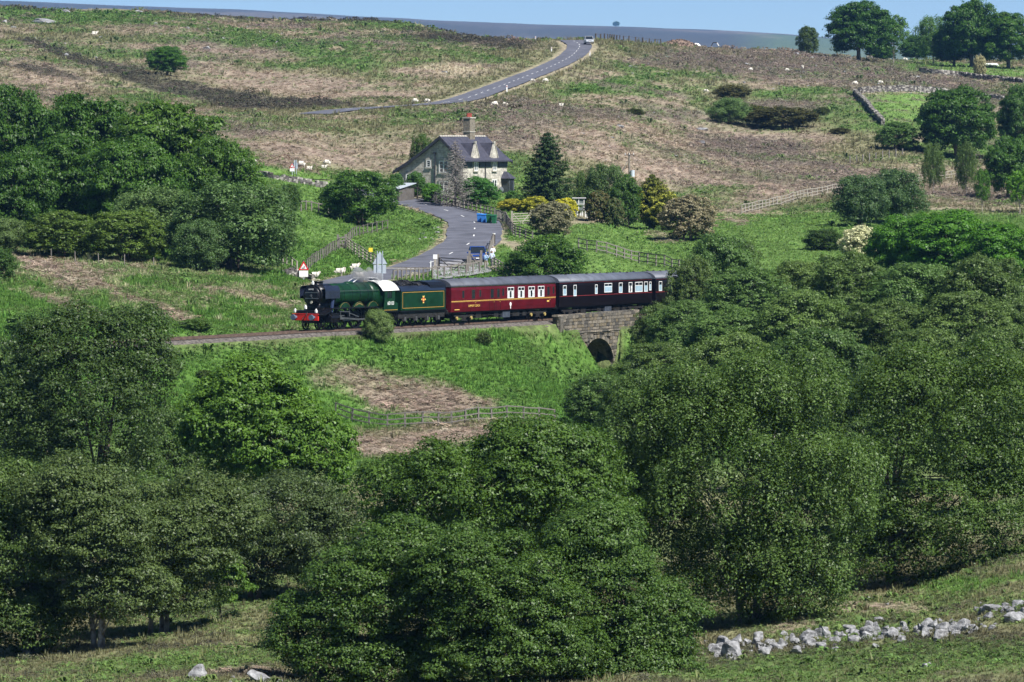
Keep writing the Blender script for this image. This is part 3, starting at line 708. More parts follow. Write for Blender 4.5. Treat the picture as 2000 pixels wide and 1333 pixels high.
def spread_lobes(spec, n, seed, rad):
    """boughs (x, y, rx, ry, nearer) scattered over an outline made of rough ovals (cx, cy, rx, ry)"""
    r = random.Random(seed); out = []
    for cx, cyy, rx, ry in spec:
        out.append((cx, cyy, rx * .8, ry * .8, 0))
        for i in range(n):
            a = i * 2.399963 + r.uniform(-.3, .3); q = math.sqrt((i + .5) / n)
            dep = math.sqrt(max(0, 1 - q * q))
            k = r.uniform(.8, 1.45) * rad
            e = 1 - min(.5, k / max(rx, ry)) * .55
            out.append((cx + math.cos(a) * q * rx * e, cyy + math.sin(a) * q * ry * e, k, k * r.uniform(.7, .95), dep * (rx * .85) * e))
    return out
def spread_lobes_m(spec, n, seed, rad, D):           # the same with the depth in metres
    sc = F / D
    return [(x, y, rx, ry, dep / sc) for x, y, rx, ry, dep in spread_lobes(spec, n, seed, rad)]

def conifer(name, label, px, D, w_px, h_px, seed, ca, cb, n=30000, leaf=.2, tiers=26, bushy=False, sparse=False, per=11):
    sc = F / D; w, h = w_px / sc, h_px / sc; r = np.random.default_rng(seed)
    x = (px - CX) / F * D; zg = float(gz(x, D)) - .1
    t = thing(name, label, 'tree', (x, D, zg))
    b = MB(); b.tube([(0, 0, -.3), (0.05, 0, h * .5), (0, .03, h * .985)], [.22, .13, .02], 8)
    pos, nr = [], []
    for i in range(tiers):
        u = (i + .3) / tiers; zz = h * (.03 + .95 * u)
        reach = w * .5 * ((1 - u) ** .66 if not bushy else math.sin(math.pi * min(1, .2 + .62 * (1 - u) * 1.3)) * (1 - u ** 5) * (.9 + .1 * u)) * 1.02 + .06
        for j in range(per):
            a = j * 6.283 / per + i * 1.1 + r.uniform(-.3, .3); L = reach * r.uniform(.68, 1.12)
            dx, dy = math.cos(a), math.sin(a)
            tip = Vector((dx * L, dy * L, zz - L * .22 + L * .10))
            if i % 2 == 0 or sparse: b.tube([(0, 0, zz), (dx * L * .6, dy * L * .6, zz - L * .2), tip], [.035, .022, .008], 4)
            m = max(3, int(n / tiers / per * (L / (w * .32)) * (.35 if sparse else 1)))
            q = r.random(m) ** .6; side = r.normal(size=m) * .16 * (L * .5 + .3) * (1.1 - q * .6)
            p = np.stack([dx * L * q - dy * side, dy * L * q + dx * side, zz - L * .22 * np.sin(q * 2.2) + r.normal(size=m) * .09 - .25 * abs(side)], 1)
            pos.append(p); nr.append(unit(np.array([dx * .35, dy * .35, .9]) + r.normal(size=(m, 3)) * .5))
    pos, nr = np.concatenate(pos), np.concatenate(nr)
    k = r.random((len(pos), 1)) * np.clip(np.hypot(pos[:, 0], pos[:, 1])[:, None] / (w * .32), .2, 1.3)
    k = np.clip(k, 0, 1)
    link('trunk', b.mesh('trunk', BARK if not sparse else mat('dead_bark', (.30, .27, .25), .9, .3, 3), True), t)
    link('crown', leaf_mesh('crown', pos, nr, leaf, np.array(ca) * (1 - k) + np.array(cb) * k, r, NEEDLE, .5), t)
    return t

# ------------------------------------------------------------------ low plants: tufts set out over the ground by geometry nodes
def inst_mat(name, rough=.8, trans=.25):
    m = bpy.data.materials.new(name); m.use_nodes = True
    n, l = m.node_tree.nodes, m.node_tree.links
    b = n['Principled BSDF']; b.inputs['Roughness'].default_value = rough; b.inputs['Specular IOR Level'].default_value = .15
    at = n.new('ShaderNodeAttribute'); at.attribute_type = 'INSTANCER'; at.attribute_name = 'tint'
    l.new(at.outputs['Color'], b.inputs['Base Color'])
    if trans:
        t = n.new('ShaderNodeBsdfTranslucent'); ms = n.new('ShaderNodeMixShader'); ms.inputs[0].default_value = trans
        l.new(at.outputs['Color'], t.inputs[0]); l.new(b.outputs[0], ms.inputs[1]); l.new(t.outputs[0], ms.inputs[2]); l.new(ms.outputs[0], n['Material Output'].inputs[0])
    return m
def tuft(kind, seed):
    r = random.Random(seed); v, f = [], []
    def tri(a, b, c): f.append((len(v), len(v) + 1, len(v) + 2)); v.extend([a, b, c])
    if kind == 'grass':
        for i in range(16):
            a, q = r.uniform(0, 6.28), r.uniform(0, .28); x, y = math.cos(a) * q, math.sin(a) * q
            hh, l = r.uniform(.25, .55), r.uniform(.05, .3); wd = .05
            tri((x - wd * math.sin(a), y + wd * math.cos(a), -.05), (x + wd * math.sin(a), y - wd * math.cos(a), -.05), (x + math.cos(a) * l, y + math.sin(a) * l, hh))
    elif kind == 'litter':
        for i in range(20):
            a, q = r.uniform(0, 6.28), r.uniform(0, .5); x, y = math.cos(a) * q, math.sin(a) * q; b = r.uniform(0, 6.28); L = r.uniform(.2, .6); z = r.uniform(.0, .22); wd = .045
            tri((x - wd * math.sin(b), y + wd * math.cos(b), z), (x + wd * math.sin(b), y - wd * math.cos(b), z + .02), (x + math.cos(b) * L, y + math.sin(b) * L, z + r.uniform(-.08, .14)))
    elif kind == 'frond':
        for i in range(9):
            a = r.uniform(0, 6.28); L = r.uniform(.35, .65); hh = r.uniform(.2, .42); q = .22; ca, sa = math.cos(a), math.sin(a)
            m = (ca * L * .5, sa * L * .5, hh)
            tri((-q * .2 * sa, q * .2 * ca, .05), (m[0] + q * .5 * sa, m[1] - q * .5 * ca, hh - .03), (m[0] - q * .5 * sa, m[1] + q * .5 * ca, hh - .03))
            tri((m[0] + q * .5 * sa, m[1] - q * .5 * ca, hh - .03), (ca * L, sa * L, hh - .12), (m[0] - q * .5 * sa, m[1] + q * .5 * ca, hh - .03))
    else:
        for i in range(34):
            a, q = r.uniform(0, 6.28), r.random() ** .6 * .45; z = .34 * math.sqrt(max(0.02, 1 - (q / .48) ** 2)) * r.uniform(.5, 1.15); s = .11
            x, y = math.cos(a) * q, math.sin(a) * q
            tri((x + r.uniform(-s, s), y + r.uniform(-s, s), z + r.uniform(-.03, .09)), (x + r.uniform(-s, s), y + r.uniform(-s, s), z - .05), (x + r.uniform(-s, s), y + r.uniform(-s, s), z - r.uniform(0, .12)))
    me = bpy.data.meshes.new('tuft_' + kind); me.from_pydata(v, [], f); me.materials.append(INST[kind])
    return bpy.data.objects.new('tuft_' + kind, me)
INST = {'grass': inst_mat('grass_blades', .7, .3), 'litter': inst_mat('dead_bracken', .9, .15), 'frond': inst_mat('bracken_fronds', .7, .3), 'shrub': inst_mat('heather_sprigs', .85, .15)}
def scatter(name, label, pts, rot, scl, tint, kind):
    me = bpy.data.meshes.new(name); me.vertices.add(len(pts)); me.vertices.foreach_set('co', pts.astype(np.float32).ravel())
    a = me.attributes.new('rot', 'FLOAT_VECTOR', 'POINT'); a.data.foreach_set('vector', rot.astype(np.float32).ravel())
    a = me.attributes.new('scl', 'FLOAT', 'POINT'); a.data.foreach_set('value', scl.astype(np.float32))
    a = me.attributes.new('tint', 'FLOAT_COLOR', 'POINT'); a.data.foreach_set('color', np.concatenate([tint, np.ones((len(tint), 1))], 1).astype(np.float32).ravel())
    me.materials.append(INST[kind])
    o = tag(link(name, me), label, None, None, 'stuff')
    o['category'] = {'grass': 'grass', 'litter': 'bracken', 'frond': 'bracken', 'shrub': 'heather'}[kind]
    ng = bpy.data.node_groups.new('set_' + name, 'GeometryNodeTree')
    ng.interface.new_socket('Geometry', in_out='INPUT', socket_type='NodeSocketGeometry'); ng.interface.new_socket('Geometry', in_out='OUTPUT', socket_type='NodeSocketGeometry')
    N, Lk = ng.nodes, ng.links
    gi, go = N.new('NodeGroupInput'), N.new('NodeGroupOutput')
    ip = N.new('GeometryNodeInstanceOnPoints'); oi = N.new('GeometryNodeObjectInfo'); oi.inputs['Object'].default_value = tuft(kind, len(pts)); oi.inputs['As Instance'].default_value = True
    def na(nm, ty):
        q = N.new('GeometryNodeInputNamedAttribute'); q.data_type = ty; q.inputs['Name'].default_value = nm
        return [s for s in q.outputs if s.enabled and s.name == 'Attribute'][0]
    Lk.new(gi.outputs[0], ip.inputs['Points']); Lk.new(oi.outputs['Geometry'], ip.inputs['Instance'])
    Lk.new(na('rot', 'FLOAT_VECTOR'), ip.inputs['Rotation']); Lk.new(na('scl', 'FLOAT'), ip.inputs['Scale'])
    Lk.new(ip.outputs[0], go.inputs[0])
    o.modifiers.new('plants', 'NODES').node_group = ng
    return o
def ground_plants():
    r = np.random.default_rng(11); P_, D_ = [], []
    for d0, d1, dens in ((150, 192, 8.0), (192, 262, 14.0), (335, 470, 10.0), (470, 640, 4.5), (640, 820, 1.6), (820, 1300, .7)):
        n = int(dens * (d1 * d1 - d0 * d0) / 2 * (2080 / F))
        y = np.sqrt(r.uniform(d0 * d0, d1 * d1, n)); px = r.uniform(-40, 2040, n)
        P_.append(px); D_.append(y)
    px, y = np.concatenate(P_), np.concatenate(D_); x = (px - CX) / F * y
    q, _ = line_dist(x, y, ROAD_A); ok = q > 3.4
    q, _ = line_dist(x, y, ROAD_B); ok &= q > 4.2
    q, _ = line_dist(x, y, PATH); ok &= (q > 1.2)
    q, _ = line_dist(x, y, PATH2); ok &= (q > 1.3)
    s_, o_ = to_track(x, y); ok &= ~((abs(o_) < 3.1) & (y < 520))
    ok &= np.hypot(x - HOUSE.x - 3, y - HOUSE.y - 5) > 8
    px, x, y = px[ok], x[ok], y[ok]
    ci = np.clip(np.rint((px - COLS[0]) / 8), 0, len(COLS) - 1).astype(int); ri = np.clip(np.rint(np.interp(y, ROWS, np.arange(len(ROWS)))), 0, len(ROWS) - 1).astype(int)
    fi = ci * nr + ri
    W = WT[fi]; cw = np.cumsum(W / W.sum(1, keepdims=True), 1)
    ty = (r.random(len(x))[:, None] > cw).sum(1).clip(0, 8)
    z = gz(x, y)
    base = TCOL[ty] * .55 + GCOL[fi] * .45
    tint = base * r.uniform(.75, 1.65, (len(x), 1)) * r.uniform(.93, 1.07, (len(x), 3))
    pts = np.stack([x, y, z], 1); n = len(x)
    rot = np.stack([r.normal(size=n) * .12, r.normal(size=n) * .12, r.uniform(0, 6.28, n)], 1)
    scl = r.uniform(.6, 1.25, n) * np.interp(y, [190, 260, 340, 470, 650, 820, 1300], [.34, .4, .55, .65, .8, 1.0, 1.4])
    scl = np.where(r.random(n) < .04, scl * r.uniform(1.6, 2.6, n), scl)
    for nm, lab, kk, kind in (('meadow_grass', 'rough green grass over the banks and fields', (0, 2, 6, 7), 'grass'), ('bracken_litter', 'flattened dead brown bracken lying on the slopes', (3, 8), 'litter'),
                              ('bracken_fronds', 'fresh green bracken growing in patches on the moor', (1,), 'frond'), ('heather_cover', 'low dark heather covering the moor', (4, 5), 'shrub')):
        m = np.isin(ty, kk)
        sc_ = scl[m] * ({'grass': .85, 'litter': .9, 'frond': .85, 'shrub': .95}[kind])
        sc_ = np.where(np.isin(ty[m], (7,)), sc_ * .55, sc_)
        scatter(nm, lab, pts[m], rot[m], sc_, tint[m], kind)
ground_plants()

# ------------------------------------------------------------------ trees and shrubs of the place
G = grow
# wood on the left bank
W_ = 'broadleaved trees of the wood on the left bank'
G('oak_tree', 'dark green oak at the far left end of the wood, cut by the photo edge', 20, 158, 528, 190, 'oak', 0, (.72, .82, .76), W_)
G('oak_tree', 'tall dark green oak, second from the photo edge in the wood', 165, 178, 518, 215, 'oak', 1, (.72, .82, .76), W_)
G('oak_tree', 'broad yellowish green oak with the rounded top, middle of the wood', 325, 193, 506, 270, 'oak', 2, (1.0, 1.0, .9), W_)
G('oak_tree', 'green oak shoulder sloping down to the road end of the wood', 430, 262, 498, 165, 'oak', 0, (.95, 1.0, .9), W_)
G('oak_tree', 'dark leafy oak filling the gap behind the hedge, under the tallest oaks', 120, 262, 492, 220, 'oak', 2, (.7, .8, .74), W_)
G('oak_tree', 'shaded oak at the photo edge above the grey willow bush', 25, 285, 478, 170, 'oak', 1, (.7, .8, .74), W_)
G('oak_tree', 'green oak in the middle of the wood above the grey willows', 260, 262, 484, 200, 'oak', 1, (.85, .95, .85), W_)
G('willow_tree', 'large grey-green willow at the near corner of the wood', 455, 352, 458, 245, 'willow', 0, (.85, .95, .85))
G('willow_tree', 'paler grey-green willow between the oaks and the hedge', 305, 368, 468, 190, 'willow', 1, (1.05, 1.08, 1.0))
G('willow_tree', 'small willow leaning out at the road side of the wood', 540, 372, 468, 80, 'willow', 1, (.85, .95, .85))
G('willow_bush', 'low willow bush under the largest willow, by the track field', 390, 430, 452, 110, 'willow', 1, (.85, .95, .9), cat='bush')
G('hawthorn_bush', 'yellowish green thorn bush in the hedge under the oaks, left half', 120, 412, 459, 150, 'thorn', 0, (1.35, 1.25, 1.1), cat='bush')
G('hawthorn_bush', 'yellowish green thorn bush in the hedge beside the large willow', 245, 408, 456, 170, 'thorn', 1, (1.4, 1.3, 1.1), cat='bush')
G('willow_bush', 'pale grey-green bush at the photo edge, end of the hedge', 12, 425, 462, 95, 'willow', 0, (1.25, 1.2, 1.2), cat='bush')
G('thorn_bush', 'dark bush at the photo edge above the railway line', 0, 482, 428, 70, 'thorn', 1, (.8, .95, .8), cat='bush')
G('thorn_tree', 'small wind-bent thorn by the fence beyond the wood', 565, 360, 545, 46, 'thorn', 0, (.9, 1, .9), depth=1)
G('thorn_tree', 'dark rounded tree on the inside of the road bend', 706, 330, 556, 146, 'thorn', 1, (.95, 1.15, .9))
G('thorn_bush', 'shaded side growth of the tree on the road bend', 655, 362, 563, 62, 'thorn', 0, (.95, 1.1, .9), cat='bush')
# house garden
G('garden_tree', 'thin sparse tree behind the long slope of the house roof', 825, 258, 640, 52, 'birch', 0, (.9, 1, .8))
G('garden_shrub', 'large rounded bluish green shrub before the house front', 932, 345, 598, 86, 'thorn', 0, (1.0, 1.5, 1.35), cat='shrub')
G('garden_shrub', 'bright green clipped shrub behind the picket fence', 845, 357, 603, 46, 'thorn', 1, (1.3, 1.8, .9), cat='shrub')
G('garden_shrub', 'dark green shrub by the left corner of the house', 812, 335, 612, 40, 'thorn', 0, (1, 1.3, 1.1), cat='shrub')
G('garden_shrub', 'dark shrub before the low outbuilding roof', 774, 337, 606, 36, 'thorn', 1, (.9, 1.2, 1.0), cat='shrub')
G('garden_shrub', 'low green shrub beside the porch of the house', 1000, 372, 600, 26, 'thorn', 1, (1, 1.4, .9), cat='shrub')
conifer('dead_conifer', 'bare grey conifer standing in front of the house', 889, 596, 96, 134, 5, (.17, .15, .14), (.30, .28, .26), 34000, .15, 26, sparse=True, per=9)
conifer('spruce_tree', 'tall dark green spruce beside the house', 1069, 590, 150, 162, 8, (.026, .052, .018), (.105, .170, .050), 56000, .24, 26)
conifer('golden_conifer', 'rounded yellow-green conifer beside the power pole', 1274, 592, 112, 113, 9, (.06, .085, .015), (.40, .40, .06), 40000, .22, 22, bushy=True)
G('garden_tree', 'grey-green garden tree between the spruce and the power pole', 1185, 318, 596, 92, 'willow', 0, (.9, .95, .85))
G('garden_tree', 'darker garden tree under the power pole', 1222, 342, 590, 70, 'thorn', 0, (.95, 1.1, .95))
G('birch_tree', 'thin pale-stemmed birch beside the spruce', 1142, 330, 596, 52, 'birch', 0, (1, 1.05, .9))
G('flowering_shrub', 'shrub with red flowers under the garden trees', 1168, 372, 584, 56, 'redbloom', 0, (1, 1, 1), cat='shrub')
G('flowering_shrub', 'smaller shrub with pink flowers before the dark garden tree', 1200, 385, 583, 38, 'redbloom', 0, (.9, 1.1, 1), cat='shrub')
G('yellow_shrub', 'yellow-leaved garden shrub above the wheelie bins', 1000, 388, 585, 60, 'yellow', 0, (.85, .85, 1), cat='shrub')
G('yellow_shrub', 'yellow-leaved garden shrub in front of the spruce', 1045, 383, 583, 58, 'yellow', 0, (.8, .85, 1), cat='shrub')
G('yellow_shrub', 'brightest yellow shrub behind the grey hawthorn by the gate', 1103, 386, 580, 52, 'yellow', 0, (1.15, 1.15, .9), cat='shrub')
G('hawthorn_tree', 'greyish hawthorn fading from bloom beside the field gate', 1076, 391, 546, 90, 'bloom', 0, (.62, .64, .62))
G('hawthorn_tree', 'large greyish pink hawthorn alone in the green field', 1343, 377, 572, 116, 'bloom', 0, (.72, .68, .68))
G('thorn_bush', 'wide dark bush behind the coaches, beside the gate post', 1066, 460, 478, 172, 'thorn', 0, (.95, 1.1, .9), cat='bush')
# right-hand valley side
G('willow_tree', 'feathery grey-green willow beside the farm track, taller of two', 1748, 328, 606, 125, 'willow', 0, (.72, .82, .85))
G('willow_tree', 'feathery grey-green willow beside the farm track, nearer the rail fence end', 1680, 343, 598, 112, 'willow', 1, (.72, .82, .85))
G('hawthorn_tree', 'hawthorn covered in white blossom among the green trees', 1680, 438, 535, 84, 'bloom', 0, (1.75, 1.85, 1.95))
G('thorn_bush', 'dark rounded thorn beside the white hawthorn', 1608, 446, 552, 84, 'thorn', 1, (.75, .8, .75), cat='bush')
for i, (px, top, D, w, vi, lab) in enumerate([(1765, 415, 515, 150, 0, 'bright green sycamore next to the white hawthorn'), (1850, 408, 508, 190, 1, 'broad bright green sycamore under the slim cypress'), (1950, 432, 498, 170, 2, 'bright green sycamore at the photo edge below the farm track')]):
    G('sycamore_tree', lab, px, top, D, w, 'oak', vi, (1.05, 1.35, .85))
G('young_birch', 'young birch on the slope, left of the two pale-stemmed ones', 1823, 275, 712, 48, 'birch', 0, (1, 1.05, .95))
G('young_birch', 'young birch with a white stem, right of its pair', 1887, 272, 712, 46, 'birch', 0, (1, 1.05, .95))
G('slim_tree', 'slim upright green tree on the grass beside the farm track', 1918, 328, 650, 34, 'tall', 0, (1, 1.2, .8))
G('slim_tree', 'bright green young tree at the photo edge by the farm track', 1992, 330, 655, 56, 'tall', 0, (1.5, 1.8, .8))
G('oak_tree', 'dark tree at the photo edge behind the young bright one', 1968, 262, 705, 95, 'oak', 0, (.85, 1, .9))
G('oak_tree', 'round dark oak below the walled field', 1868, 165, 800, 150, 'oak', 1, (.72, .85, .75))
G('oak_tree', 'dark oak at the photo edge beside the round one', 1990, 165, 815, 90, 'oak', 2, (.72, .85, .75))
G('hawthorn_bush', 'pale green thorn bush at the lower end of the field wall', 1752, 238, 800, 84, 'thorn', 0, (1.25, 1.35, 1.4), cat='bush')
G('gorse_bush', 'brown and dark gorse bush alone on the heather slope', 1430, 166, None, 72, 'gorse', 0, (.95, .75, .7), cat='bush', base=196)
G('willow_bush', 'grey-green bush left of the dark gorse thicket', 1425, 190, None, 84, 'willow', 0, (1.15, 1.2, 1.1), cat='bush', base=243)
G('gorse_bush', 'wide dark brown gorse thicket on the moor slope', 1528, 208, None, 140, 'gorse', 0, (.75, .62, .55), cat='bush', base=252)
G('gorse_bush', 'dark gorse joining the grey-green bush and the wide thicket', 1475, 205, None, 70, 'gorse', 0, (.8, .75, .55), cat='bush', base=246)
G('gorse_bush', 'small round dark gorse right of the wide thicket', 1606, 209, None, 28, 'gorse', 0, (.7, .75, .6), cat='bush', base=226)
G('gorse_bush', 'low brown gorse patch below the small round one', 1640, 250, None, 44, 'gorse', 0, (.8, .65, .55), cat='bush', base=262)
G('gorse_bush', 'low dark gorse in the hollow on the moor', 1240, 212, None, 44, 'gorse', 0, (.75, .75, .55), cat='bush', base=226)
G('gorse_bush', 'dark gorse clump near the grazing sheep by the road foot', 1006, 203, None, 30, 'gorse', 0, (.8, .7, .55), cat='bush', base=212)
G('hawthorn_tree', 'lone dark green tree on the open hillside at upper left', 328, 88, None, 80, 'oak', 0, (.85, 1.05, .95), base=148, rz=1.)
# sky-line trees
far_ = 'trees along the crest above the walled field'
G('crest_tree', 'lone small rounded tree on the crest, apart from the sycamores', 1577, 50, 1185, 46, 'thorn', 1, (.9, .85, .8))
G('sycamore_tree', 'large dark sycamore on the crest, leftmost of the big ones', 1676, -2, 1165, 132, 'oak', 0, (.62, .78, .66), far_)
G('ash_tree', 'lighter ash tree leaning beside the large crest sycamore', 1744, 28, 1175, 66, 'tall', 0, (1.0, 1.15, 1.0), far_)
G('ash_tree', 'pale open ash between the groups of crest sycamores', 1822, 28, 1185, 88, 'birch', 0, (1.0, 1.25, 1.0), far_)
G('sycamore_tree', 'tallest crest sycamore near the photo edge', 1897, -4, 1165, 120, 'oak', 1, (.66, .82, .6), far_)
G('sycamore_tree', 'spreading crest sycamore at the photo edge', 1968, 22, 1160, 120, 'oak', 2, (.72, .88, .6), far_)
G('sycamore_tree', 'low crest sycamore filling the gap under the tallest one', 1862, 55, 1170, 90, 'oak', 2, (.66, .82, .66), far_)
for px, top, w, lab in ((1790, 68, 70, 'low hazy tree behind the leaning ash on the crest'), (1850, 72, 70, 'low hazy tree behind the pale ash on the crest'), (1720, 84, 60, 'low hazy tree behind the largest crest sycamore')):
    G('crest_tree', lab, px, top, 1240, w, 'oak', 1, (.8, .95, .9), far_)
G('crest_tree', 'tiny tree on the far moor skyline', 1203, 42, 11800, 14, 'thorn', 0, (.8, .9, .8))
G('hawthorn_bush', 'small white-flowering thorn by the upper field wall', 1912, 106, 1085, 26, 'bloom', 0, (1.2, 1.2, 1.1), cat='bush')
# near the railway
G('willow_bush', 'greyish bush growing on the bank in front of the locomotive', 738, 605, 380, 62, 'willow', 1, (1.5, 1.4, 1.3), cat='bush', base=671)
G('thorn_bush', 'small dark bush low on the bank below the red coach', 945, 648, None, 36, 'gorse', 0, (.8, 1.0, .8), cat='bush', base=675)
G('thorn_bush', 'dark green bush on the bank below the empty line', 398, 722, None, 36, 'gorse', 0, (.7, .9, .7), cat='bush', base=744)
G('thorn_bush', 'low green bush across the line, left of the locomotive', 380, 622, None, 70, 'gorse', 0, (.9, 1.3, .9), cat='bush', base=648)
G('thorn_bush', 'low green bush across the line at the photo edge', 60, 610, None, 110, 'gorse', 0, (.9, 1.4, 1.0), cat='bush', base=655)
# wooded beck to the right of the bridge
V = 'alders and willows along the beck'
vl = [(1404, 455, 452, 150, 'alder', 0, 'tall alder standing above the others beside the third coach'), (1352, 500, 446, 110, 'alder', 1, 'alder hiding the end of the train'),
      (1285, 592, 430, 105, 'alder', 1, 'alder beside the bridge parapet'), (1335, 585, 424, 150, 'alder', 0, 'alder right of the bridge, before the third coach'), (1445, 462, 456, 95, 'alder', 1, 'narrow alder rising beside the tall one above the train tail'), (1460, 520, 440, 190, 'alder', 1, 'wide alder below the tall one in the beck wood'),
      (1560, 508, 446, 150, 'alder', 0, 'alder below the dark rounded thorn'), (1655, 492, 440, 180, 'alder', 1, 'alder below the white hawthorn'), (1785, 512, 436, 210, 'alder', 0, 'alder below the bright sycamores'), (1925, 498, 432, 200, 'alder', 1, 'alder below the sycamore at the photo edge'),
      (1420, 600, 405, 210, 'alder', 1, 'alder in the middle row of the beck wood, nearest the bridge'), (1575, 565, 402, 210, 'alder', 0, 'alder in the middle row of the beck wood, above the great birch'), (1730, 585, 398, 220, 'alder', 1, 'alder in the middle row of the beck wood, above the right-hand alder'), (1890, 568, 395, 220, 'alder', 0, 'alder in the middle row of the beck wood, by the photo edge'), (2010, 575, 400, 180, 'alder', 1, 'alder cut by the photo edge in the middle row'),
      (1285, 668, 372, 190, 'alder', 0, 'low alder right below the stone arch'), (1180, 728, 352, 170, 'alder', 1, 'dark alder at the foot of the bank, left of the great birch'), (1430, 648, 362, 230, 'alder', 1, 'alder rising behind the crown of the great birch'), (1600, 640, 358, 230, 'alder', 0, 'alder behind the right shoulder of the great birch'), (1950, 640, 352, 200, 'alder', 1, 'alder behind the tree at the right photo edge'), (1800, 640, 356, 220, 'alder', 0, 'alder behind the big right-hand alder'),
      (1240, 720, 330, 150, 'alder', 0, 'alder tucked under the left shoulder of the great birch')]
for px, top, D, w, kd, vi, lab in vl:
    c = random.Random(px).uniform(1.15, 1.6); k = random.Random(px + 5).uniform(.95, 1.12)
    G('alder_tree', lab, px, top, D, w, kd, vi, (c * k, c, c * 1.05), V)

# ------------------------------------------------------------------ the near trees, each with a crown of its own
own = grow_own
own('alder_tree', 'big dark alder at the left, in front of the empty line', 'tree', 180, 292, spread_lobes_m([(180, 800, 175, 190), (250, 690, 90, 78), (120, 690, 85, 82), (70, 830, 90, 130)], 20, 1, 44, 292), .16, 90000, 1, (.026, .045, .016), (.065, .10, .036), BARK, 2, .28, .55)
own('maple_tree', 'bright fresh green tree below the bank, beside the dark alder', 'tree', 530, 276, spread_lobes_m([(520, 850, 150, 130), (590, 900, 110, 90), (440, 830, 100, 85), (500, 770, 80, 60)], 16, 2, 38, 276), .17, 95000, 2, (.042, .086, .016), (.100, .168, .034), BARK, 1, .22, .5)
own('alder_tree', 'grey-green alder with pale trunks in the lower left corner', 'tree', 60, 236, spread_lobes_m([(30, 1080, 130, 120), (50, 1212, 110, 60), (20, 980, 110, 70)], 16, 3, 44, 240), .13, 80000, 3, (.034, .058, .018), (.090, .130, .046), BARKP, 3, .2, .5, foot=60)
own('alder_tree', 'twiggy grey-green alder with two pale trunks on the near grass', 'tree', 200, 234, spread_lobes_m([(190, 1050, 140, 110), (230, 1155, 110, 58), (140, 980, 110, 70)], 16, 4, 38, 234), .12, 80000, 4, (.036, .056, .022), (.095, .125, .055), BARKP, 3, .21, .52, foot=178)
own('alder_tree', 'twiggy alder over the shaded trunks near the central tree', 'tree', 350, 240, spread_lobes_m([(350, 1060, 140, 110), (330, 1160, 90, 45), (410, 1010, 100, 70)], 16, 5, 38, 240), .12, 80000, 5, (.036, .056, .022), (.095, .125, .055), BARKP, 3, .21, .52, foot=305)
own('willow_tree', 'dull grey-green willow between the bright tree and the central tree', 'tree', 560, 252, spread_lobes_m([(570, 1030, 130, 110), (500, 1090, 90, 70), (640, 1080, 80, 90)], 16, 6, 40, 252), .12, 75000, 6, (.034, .050, .024), (.080, .108, .050), BARK, 2, .18, .52, foot=500)
own('sapling', 'bright green sapling leaning out of the shaded alders', 'tree', 440, 243, [(425, 1075, 26, 24, 0), (440, 1110, 34, 26, .4), (455, 1145, 38, 26, .3), (430, 1165, 36, 20, .6), (410, 1180, 26, 14, .5)], .13, 7000, 7, (.04, .08, .018), (.09, .15, .035), BARK, 1, .06, .3, limbs=4, foot=430)
own('alder_tree', 'rear half of the great central alder group, with its top before the fence', 'tree', 970, 222, spread_lobes_m([(960, 960, 240, 110), (1050, 900, 150, 70), (830, 980, 120, 90), (1130, 990, 110, 110)], 18, 8, 50, 222), .13, 120000, 8, (.028, .056, .014), (.078, .128, .032), BARK, 2, .28, .5, foot=985)
own('alder_tree', 'front left alder of the great central group', 'tree', 720, 207, spread_lobes_m([(720, 1190, 170, 110), (780, 1100, 120, 80), (620, 1250, 80, 80), (740, 1300, 170, 60)], 18, 9, 46, 207), .115, 110000, 9, (.028, .055, .015), (.078, .126, .036), BARK, 3, .22, .46)
own('alder_tree', 'front middle alder of the great central group', 'tree', 980, 204, spread_lobes_m([(980, 1170, 180, 110), (1000, 1280, 190, 80), (900, 1120, 100, 80)], 18, 10, 46, 204), .115, 110000, 10, (.028, .055, .015), (.078, .126, .036), BARK, 3, .22, .46)
own('alder_tree', 'front right alder of the great central group, reaching the rocks', 'tree', 1220, 206, spread_lobes_m([(1190, 1180, 130, 130), (1270, 1220, 110, 90), (1230, 1300, 130, 60), (1160, 1060, 80, 70)], 18, 11, 44, 206), .115, 100000, 11, (.028, .056, .015), (.080, .128, .038), BARK, 2, .22, .46)
own('birch_tree', 'great drooping birch with white stems above the rubble line', 'tree', 1460, 229, spread_lobes_m([(1440, 900, 270, 180), (1480, 770, 200, 75), (1310, 830, 140, 100), (1590, 960, 140, 150), (1470, 1100, 190, 100), (1550, 1140, 130, 60), (1290, 980, 110, 100)], 20, 12, 44, 229), .12, 190000, 12, (.036, .064, .020), (.094, .142, .048), BARKP, 2, .26, .5, .8, .9, foot=1470, limbs=16, inner=.25)
own('alder_tree', 'big dark green alder at the right photo edge', 'tree', 1850, 243, spread_lobes_m([(1830, 860, 160, 170), (1950, 840, 140, 180), (1850, 1020, 180, 110), (1780, 770, 100, 80), (1960, 1010, 120, 110), (1760, 1080, 110, 60)], 18, 13, 46, 243), .125, 120000, 13, (.030, .054, .016), (.078, .122, .036), BARK, 2, .28, .5, foot=1745)

